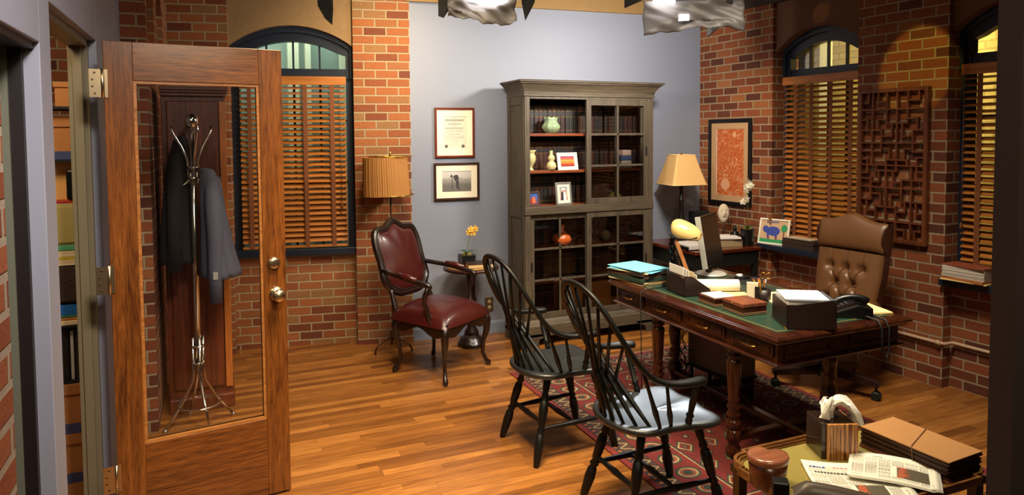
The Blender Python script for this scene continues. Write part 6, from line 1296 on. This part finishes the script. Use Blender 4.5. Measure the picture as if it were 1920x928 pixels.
MB().box(-w_+0.018, w_+0.002, -w_-0.012, -w_, 0, 0.131).box(w_, w_+0.004, -w_-0.012, w_, 0, 0.131).build('striped_panel', sm, t, bevel=0.001)
MB().prism([(0.03*math.cos(rad(x)), 0.018*math.sin(rad(x))) for x in range(0, 360, 20)], 0.1302, 0.1308, 'Z').build('slot', M_dark, t)
def sweep(path, wid, seed):
    def f(u, v):
        m = len(path)-1; i_ = min(int(v*m), m-1); p_ = Vector(path[i_]).lerp(Vector(path[i_+1]), v*m-i_); w0 = wid[i_]*(1-(v*m-i_))+wid[i_+1]*(v*m-i_)
        t_ = (Vector(path[i_+1])-Vector(path[i_])).normalized(); sd = Vector((0.25, 1, 0.1)).cross(t_).cross(t_).normalized(); nn = sd.cross(t_)
        return p_+sd*w0*(u-0.5)*(1+0.12*math.sin(9*v+seed))+nn*(0.011*math.sin(u*13+seed+2*v)*(0.35+v)+0.005*math.sin(u*29-v*9+seed))
    return f
mb = MB().grid(sweep([(0, 0, 0.128), (-0.004, 0, 0.155), (0.008, 0, 0.182), (0.032, -0.006, 0.196), (0.056, -0.014, 0.186), (0.074, -0.024, 0.160), (0.086, -0.032, 0.128), (0.090, -0.036, 0.112)], [0.03, 0.05, 0.075, 0.08, 0.075, 0.065, 0.05, 0.03], 1), 40, 42)
mb.grid(sweep([(0.0, 0, 0.128), (-0.014, 0, 0.150), (-0.022, -0.003, 0.175), (-0.012, -0.008, 0.197), (-0.022, -0.02, 0.182), (-0.036, -0.03, 0.152), (-0.04, -0.034, 0.136)], [0.03, 0.05, 0.07, 0.075, 0.06, 0.045, 0.02], 4), 36, 36)
mb.build('tissue', plain('tissue', (236, 232, 224), 0.8, bump=0.3, bscale=60), t, solid=0.0008)
# bean shaped box
t = thing('kidney_box', 'reddish brown kidney shaped wooden box on the left of the brass tray', 'box', (1.680, 1.735, ZT), rad(0))
def bean(s):
    pts = []
    for i in range(48):
        a_ = 2*math.pi*i/48; r = 0.060*(1+0.10*math.cos(2*a_))-0.028*math.exp(-((a_-rad(40))/0.42)**2)
        pts.append((s*r*math.cos(a_)*1.0, s*r*math.sin(a_)*1.12))
    return pts
def loftb(name, rings, mat, par, rot=rad(0)):
    mb = MB(); vs = []
    for s, z_ in rings: vs += [(x, y, z_) for x, y in bean(s)]
    n = 48; fs = [tuple(range(n))[::-1], tuple(range(len(vs)-n, len(vs)))]
    for i in range(len(rings)-1):
        for k in range(n): j = (k+1) % n; fs.append((i*n+k, i*n+j, (i+1)*n+j, (i+1)*n+k))
    mb.add(vs, fs, True); return mb.build(name, mat, par)
loftb('box_body', [(0.82, 0), (0.86, 0.004), (0.92, 0.045), (1.0, 0.085)], wood('bean_dark', (70, 30, 16), (104, 52, 28), 'Z', 0.3, 16, coat=0.3), t)
loftb('lid', [(1.02, 0.0855), (1.05, 0.090), (1.05, 0.100), (1.0, 0.107), (0.85, 0.1085)], wood('bean_lid', (118, 68, 46), (150, 96, 68), 'X', 0.25, 14, coat=0.4), t)
# expanding file
t = thing('expanding_file', 'brown expanding file tied with elastic on the right of the coffee table', 'folder', (2.315, 1.655, ZT+0.0), rad(3))
fw_, fd = 0.095, 0.165
mb = MB()
for i in range(7): mb.box(-fw_+0.004*(i % 2), fw_-0.004*(i % 2), -fd+0.004*(i % 3), fd, 0.010+i*0.0085, 0.010+i*0.0085+0.0062)
mb.build('gussets', plain('gusset', (62, 34, 22), 0.6), t)
MB().box(-fw_-0.006, fw_+0.004, -fd-0.004, fd, 0.0005, 0.0095).build('back_cover', plain('redrope', (110, 58, 34), 0.6), t)
MB().box(-fw_, fw_, -fd, fd, 0.071, 0.076).build('front_flap', plain('kraft', (166, 118, 66), 0.7, var=0.1, bscale=90, bump=0.1), t, bevel=0.001)
MB().tube([(-fw_-0.002, -0.045, 0.0), (-fw_-0.002, -0.035, 0.076), (-fw_+0.005, -0.03, 0.0785), (fw_, 0.035, 0.0785), (fw_+0.002, 0.038, 0.07)], 0.0018, 6).build('elastic', plain('elastic', (120, 84, 52), 0.8), t)
# newspapers
def paper(name, label, loc, rz_, w_, d_, mat_cols, seed, pic=None, head=None):
    t = thing(name, label, 'newspaper', loc, rz_); q = random.Random(seed)
    def f(u, v): x, y = (u-0.5)*w_, (v-0.5)*d_; return Vector((x, y, 0.006+0.004*math.sin(u*5+seed)+0.003*math.sin(v*7)+0.006*(u > 0.93)))
    for k in range(3):
        MB().grid(lambda u, v, k=k: (lambda p: Vector((p.x+0.004*k, p.y-0.003*k, p.z-0.0016*k)))(f(u, v)), 20, 16).build('page', plain('newsprint', (222, 218, 202), 0.8), t, solid=0.0008)
    mb = MB(); x = -w_/2+0.012; cols = mat_cols; cw = (w_-0.024)/cols
    for ci in range(cols):
        y = d_/2-0.035
        while y > -d_/2+0.012:
            x0 = -w_/2+0.012+ci*cw; u0 = (x0+cw/2)/w_+0.5; v0 = y/d_+0.5
            if not (pic and pic[0] < u0 < pic[1] and pic[2] < v0 < pic[3]):
                xa = x0
                while xa < x0+cw-0.006:
                    l_ = q.uniform(0.004, 0.010); xb = min(xa+l_, x0+cw-0.004); z_ = f((xa+xb)/2/w_+0.5, v0).z+0.0007; mb.add([(xa, y, z_), (xb, y, z_), (xb, y+0.0016, z_), (xa, y+0.0016, z_)], [(0, 1, 2, 3)]); xa = xb+0.0016
            y -= 0.0042 if q.random() > 0.05 else 0.011
    mb.build('print_lines', plain('newsink', (132, 130, 122), 0.9), t)
    if head:
        for hx_, hy_, ww, hh2, col in head:
            m2 = MB(); xa = hx_
            while xa < hx_+ww: 
                z_ = f(xa/w_+0.5, hy_/d_+0.5).z+0.001; l_ = q.uniform(0.4, 0.9)*hh2; m2.add([(xa, hy_, z_), (xa+l_, hy_, z_), (xa+l_, hy_+hh2, z_), (xa, hy_+hh2, z_)], [(0, 1, 2, 3)]); xa += l_+0.25*hh2
            m2.build('headline', plain('head%s' % str(col), col, 0.8), t)
    if pic:
        gx = lambda u: (u-0.5)*w_; gy = lambda v: (v-0.5)*d_
        m3 = MB().grid(lambda u, v: Vector((gx(pic[0]+(pic[1]-pic[0])*u), gy(pic[2]+(pic[3]-pic[2])*v), f(pic[0]+(pic[1]-pic[0])*u, pic[2]+(pic[3]-pic[2])*v).z+0.0009)), 10, 8)
        m3.build('printed_photo', gradmat('newsphoto%d' % seed, pic[4], 'X', 0.9), t)
    return t
cols1 = [(0.3, (50, 44, 34)), (0.5, (120, 110, 90)), (0.62, (200, 84, 50)), (0.8, (90, 84, 70))]
tag(box(-0.2, 0.2, -0.02, 0.02, 0, 0.001).build('x'), 'x', 'x') if False else None
paper('newspaper', 'lower newspaper with red and blue headlines spread under the other one on the brass tray', (1.955, 1.615, ZT+0.005), rad(-33), 0.30, 0.26, 5, 3, (0.45, 0.75, 0.1, 0.4, cols1), [(-0.13, 0.085, 0.05, 0.012, (40, 60, 150)), (-0.05, 0.09, 0.07, 0.014, (190, 60, 60)), (0.04, 0.10, 0.05, 0.010, (40, 40, 50)), (-0.12, 0.05, 0.10, 0.012, (60, 60, 60))])
paper('newspaper', 'upper folded newspaper with a fire photograph lying across the brass tray', (2.105, 1.60, ZT+0.021), rad(-52), 0.27, 0.20, 6, 5, (0.55, 0.9, 0.15, 0.62, cols1), [(-0.12, 0.07, 0.02, 0.012, (40, 50, 90)), (-0.06, 0.075, 0.03, 0.008, (80, 40, 60))])

# ================================================================ near chair corner at the bottom edge
t = thing('near_armchair', 'dark leather armchair corner cut off by the bottom edge below the brass tray', 'armchair', (1.462, 1.415, 0), rad(-38))
for x, y in ((-0.03, 0.02), (-0.03, -0.42), (0.45, 0.02), (0.45, -0.42)): box(x-0.022, x+0.022, y-0.022, y+0.022, 0, 0.69 if y > 0 else 0.42).build('post', M_black, t, bevel=0.004)
def nb(u, v):
    x = 0.0+0.43*u; a_ = math.pi*(v); return Vector((x, 0.03*math.cos(a_), 0.665-0.09*u*u+0.04*math.sin(a_)*min(1, 0.3+u*10)))
MB().grid(nb, 24, 14).build('backrest_roll', plain('grey_leather', (78, 66, 56), 0.4), t)
box(-0.01, 0.43, -0.03, 0.03, 0.30, 0.58).build('backrest', plain('grey_leather', (78, 66, 56), 0.4), t, bevel=0.01)
MB().grid(lambda u, v: cush(0.21, 0.20, 0.34, 0.44)(u, v)+Vector((0.21, -0.2, 0)), 32, 14).build('seat_cushion', plain('grey_leather', (78, 66, 56), 0.4), t)

# ================================================================ studio lights with black foil
M_foil = plain('black_foil', (12, 11, 11), 0.45, 0.3, bump=0.8, bscale=25); M_foil2 = plain('crumpled_foil', (120, 116, 116), 0.5, 0.15, bump=0.6, bscale=14, var=0.25)
def studio(label, loc, rz_, foils, flaps, power, tgt, win=None):
    t = thing('studio_light', label, 'lamp', loc, rz_)
    MB().box(-0.17, 0.17, -0.13, 0.13, 0.0, 0.16).build('housing', M_dark, t, bevel=0.01)
    MB().tube([(0, 0, 0.16), (0, 0, 1.0)], 0.018, 10).build('hanger', M_dark, t)
    MB().box(-0.15, 0.15, -0.11, 0.11, -0.006, -0.001).prism([(-0.24, -0.015), (-0.12, -0.026), (-0.10, -0.015), (-0.10, 0.13), (-0.24, 0.13)] if win else [(-0.09, -0.02), (0.03, -0.042), (0.13, -0.02), (0.13, 0.13), (-0.09, 0.13)], -0.20 if win else -0.185, -0.196 if win else -0.181).build('lamp_face', emis('lamp_glow', (255, 250, 246), 9.0), t)
    for i, (x0, x1, zt_, zb_, y, tilt) in enumerate(foils):
        q = random.Random(i*7+len(label)); ph = q.uniform(0, 6)
        def f(u, v):
            x = x0+(x1-x0)*u; e = 0.020*math.sin(u*5+ph)+0.006*math.sin(u*19+ph)+0.003*math.sin(u*47)
            return Vector((x+0.004*math.sin(v*9), y-tilt*v+0.012*math.sin(u*9+ph+v*6)+0.005*math.sin(u*23-v*17)+0.004*math.sin(v*13+u*7), zt_+(zb_-zt_)*v+(e if v > 0.7 else 0)))
        MB().grid(f, 40, 16).build('foil_flag', M_foil2, t, solid=0.0015)
    for i, poly in enumerate(flaps):
        MB().prism(poly, -0.145-0.01*i, -0.14-0.01*i).build('black_flag', M_foil, t)
    if win: MB().box(0.20, 0.21, -0.10, 0.42, -0.15, 0.40).build('spill_blocker', M_dark, t)  # unseen board added to keep this lamp's light off the right wall
    if win: MB().box(*win).build('lit_gap', emis('gap_glow', (255, 252, 250), 6.0), t)
    l = bpy.data.lights.new('lamp_light', 'AREA'); l.shape = 'RECTANGLE'; l.size = 0.3; l.size_y = 0.22; l.energy = power; l.color = (1.0, 0.91, 0.79); l.spread = rad(170)
    o = bpy.data.objects.new('lamp_light', l); COL.objects.link(o); wl_ = Vector(loc)+Vector((0, 0.02, -0.06)); o.location = wl_; o.rotation_euler = (Vector(tgt)-wl_).to_track_quat('-Z', 'Y').to_euler()
    return t
L1 = (1.44, 3.80, 2.445); L2 = (2.93, 3.80, 2.535)
studio('left studio lamp hung at the ceiling, wrapped in crumpled grey foil with a black flag', L1, rad(-12), [(-0.20, 0.19, 0.035, -0.125, -0.14, 0.03)], [[(-0.25, 0.25), (-0.17, 0.25), (-0.16, -0.02), (-0.22, -0.11), (-0.25, -0.10)], [(0.21, 0.25), (0.34, 0.25), (0.30, -0.01), (0.245, -0.115), (0.225, -0.02)]], 27, (1.9, 5.3, 2.0))
studio('right studio lamp hung at the ceiling, wrapped in crumpled grey foil with a bright gap', L2, rad(-30), [(-0.30, 0.34, 0.012, -0.19, -0.15, 0.02)], [[(-0.42, 0.25), (-0.22, 0.25), (-0.30, 0.02), (-0.42, -0.03)], [(-0.05, 0.2), (0.30, 0.2), (0.27, -0.02), (0.20, 0.0), (-0.04, 0.02)]], 58, (2.7, 5.3, 2.1), (-0.075, -0.01, -0.1805, -0.1755, -0.125, -0.085))
tag(MB().prism([(-0.06, 0.4), (0.03, 0.4), (0.035, 0.08), (0.028, -0.0), (-0.01, 0.035), (-0.045, 0.10)], -0.003, 0.003).build('hanging_flag', M_foil, loc=(0.57, 3.80, 2.275), rotz=rad(-12)), 'pointed black foil flag hanging above the left window, alone', 'flag')
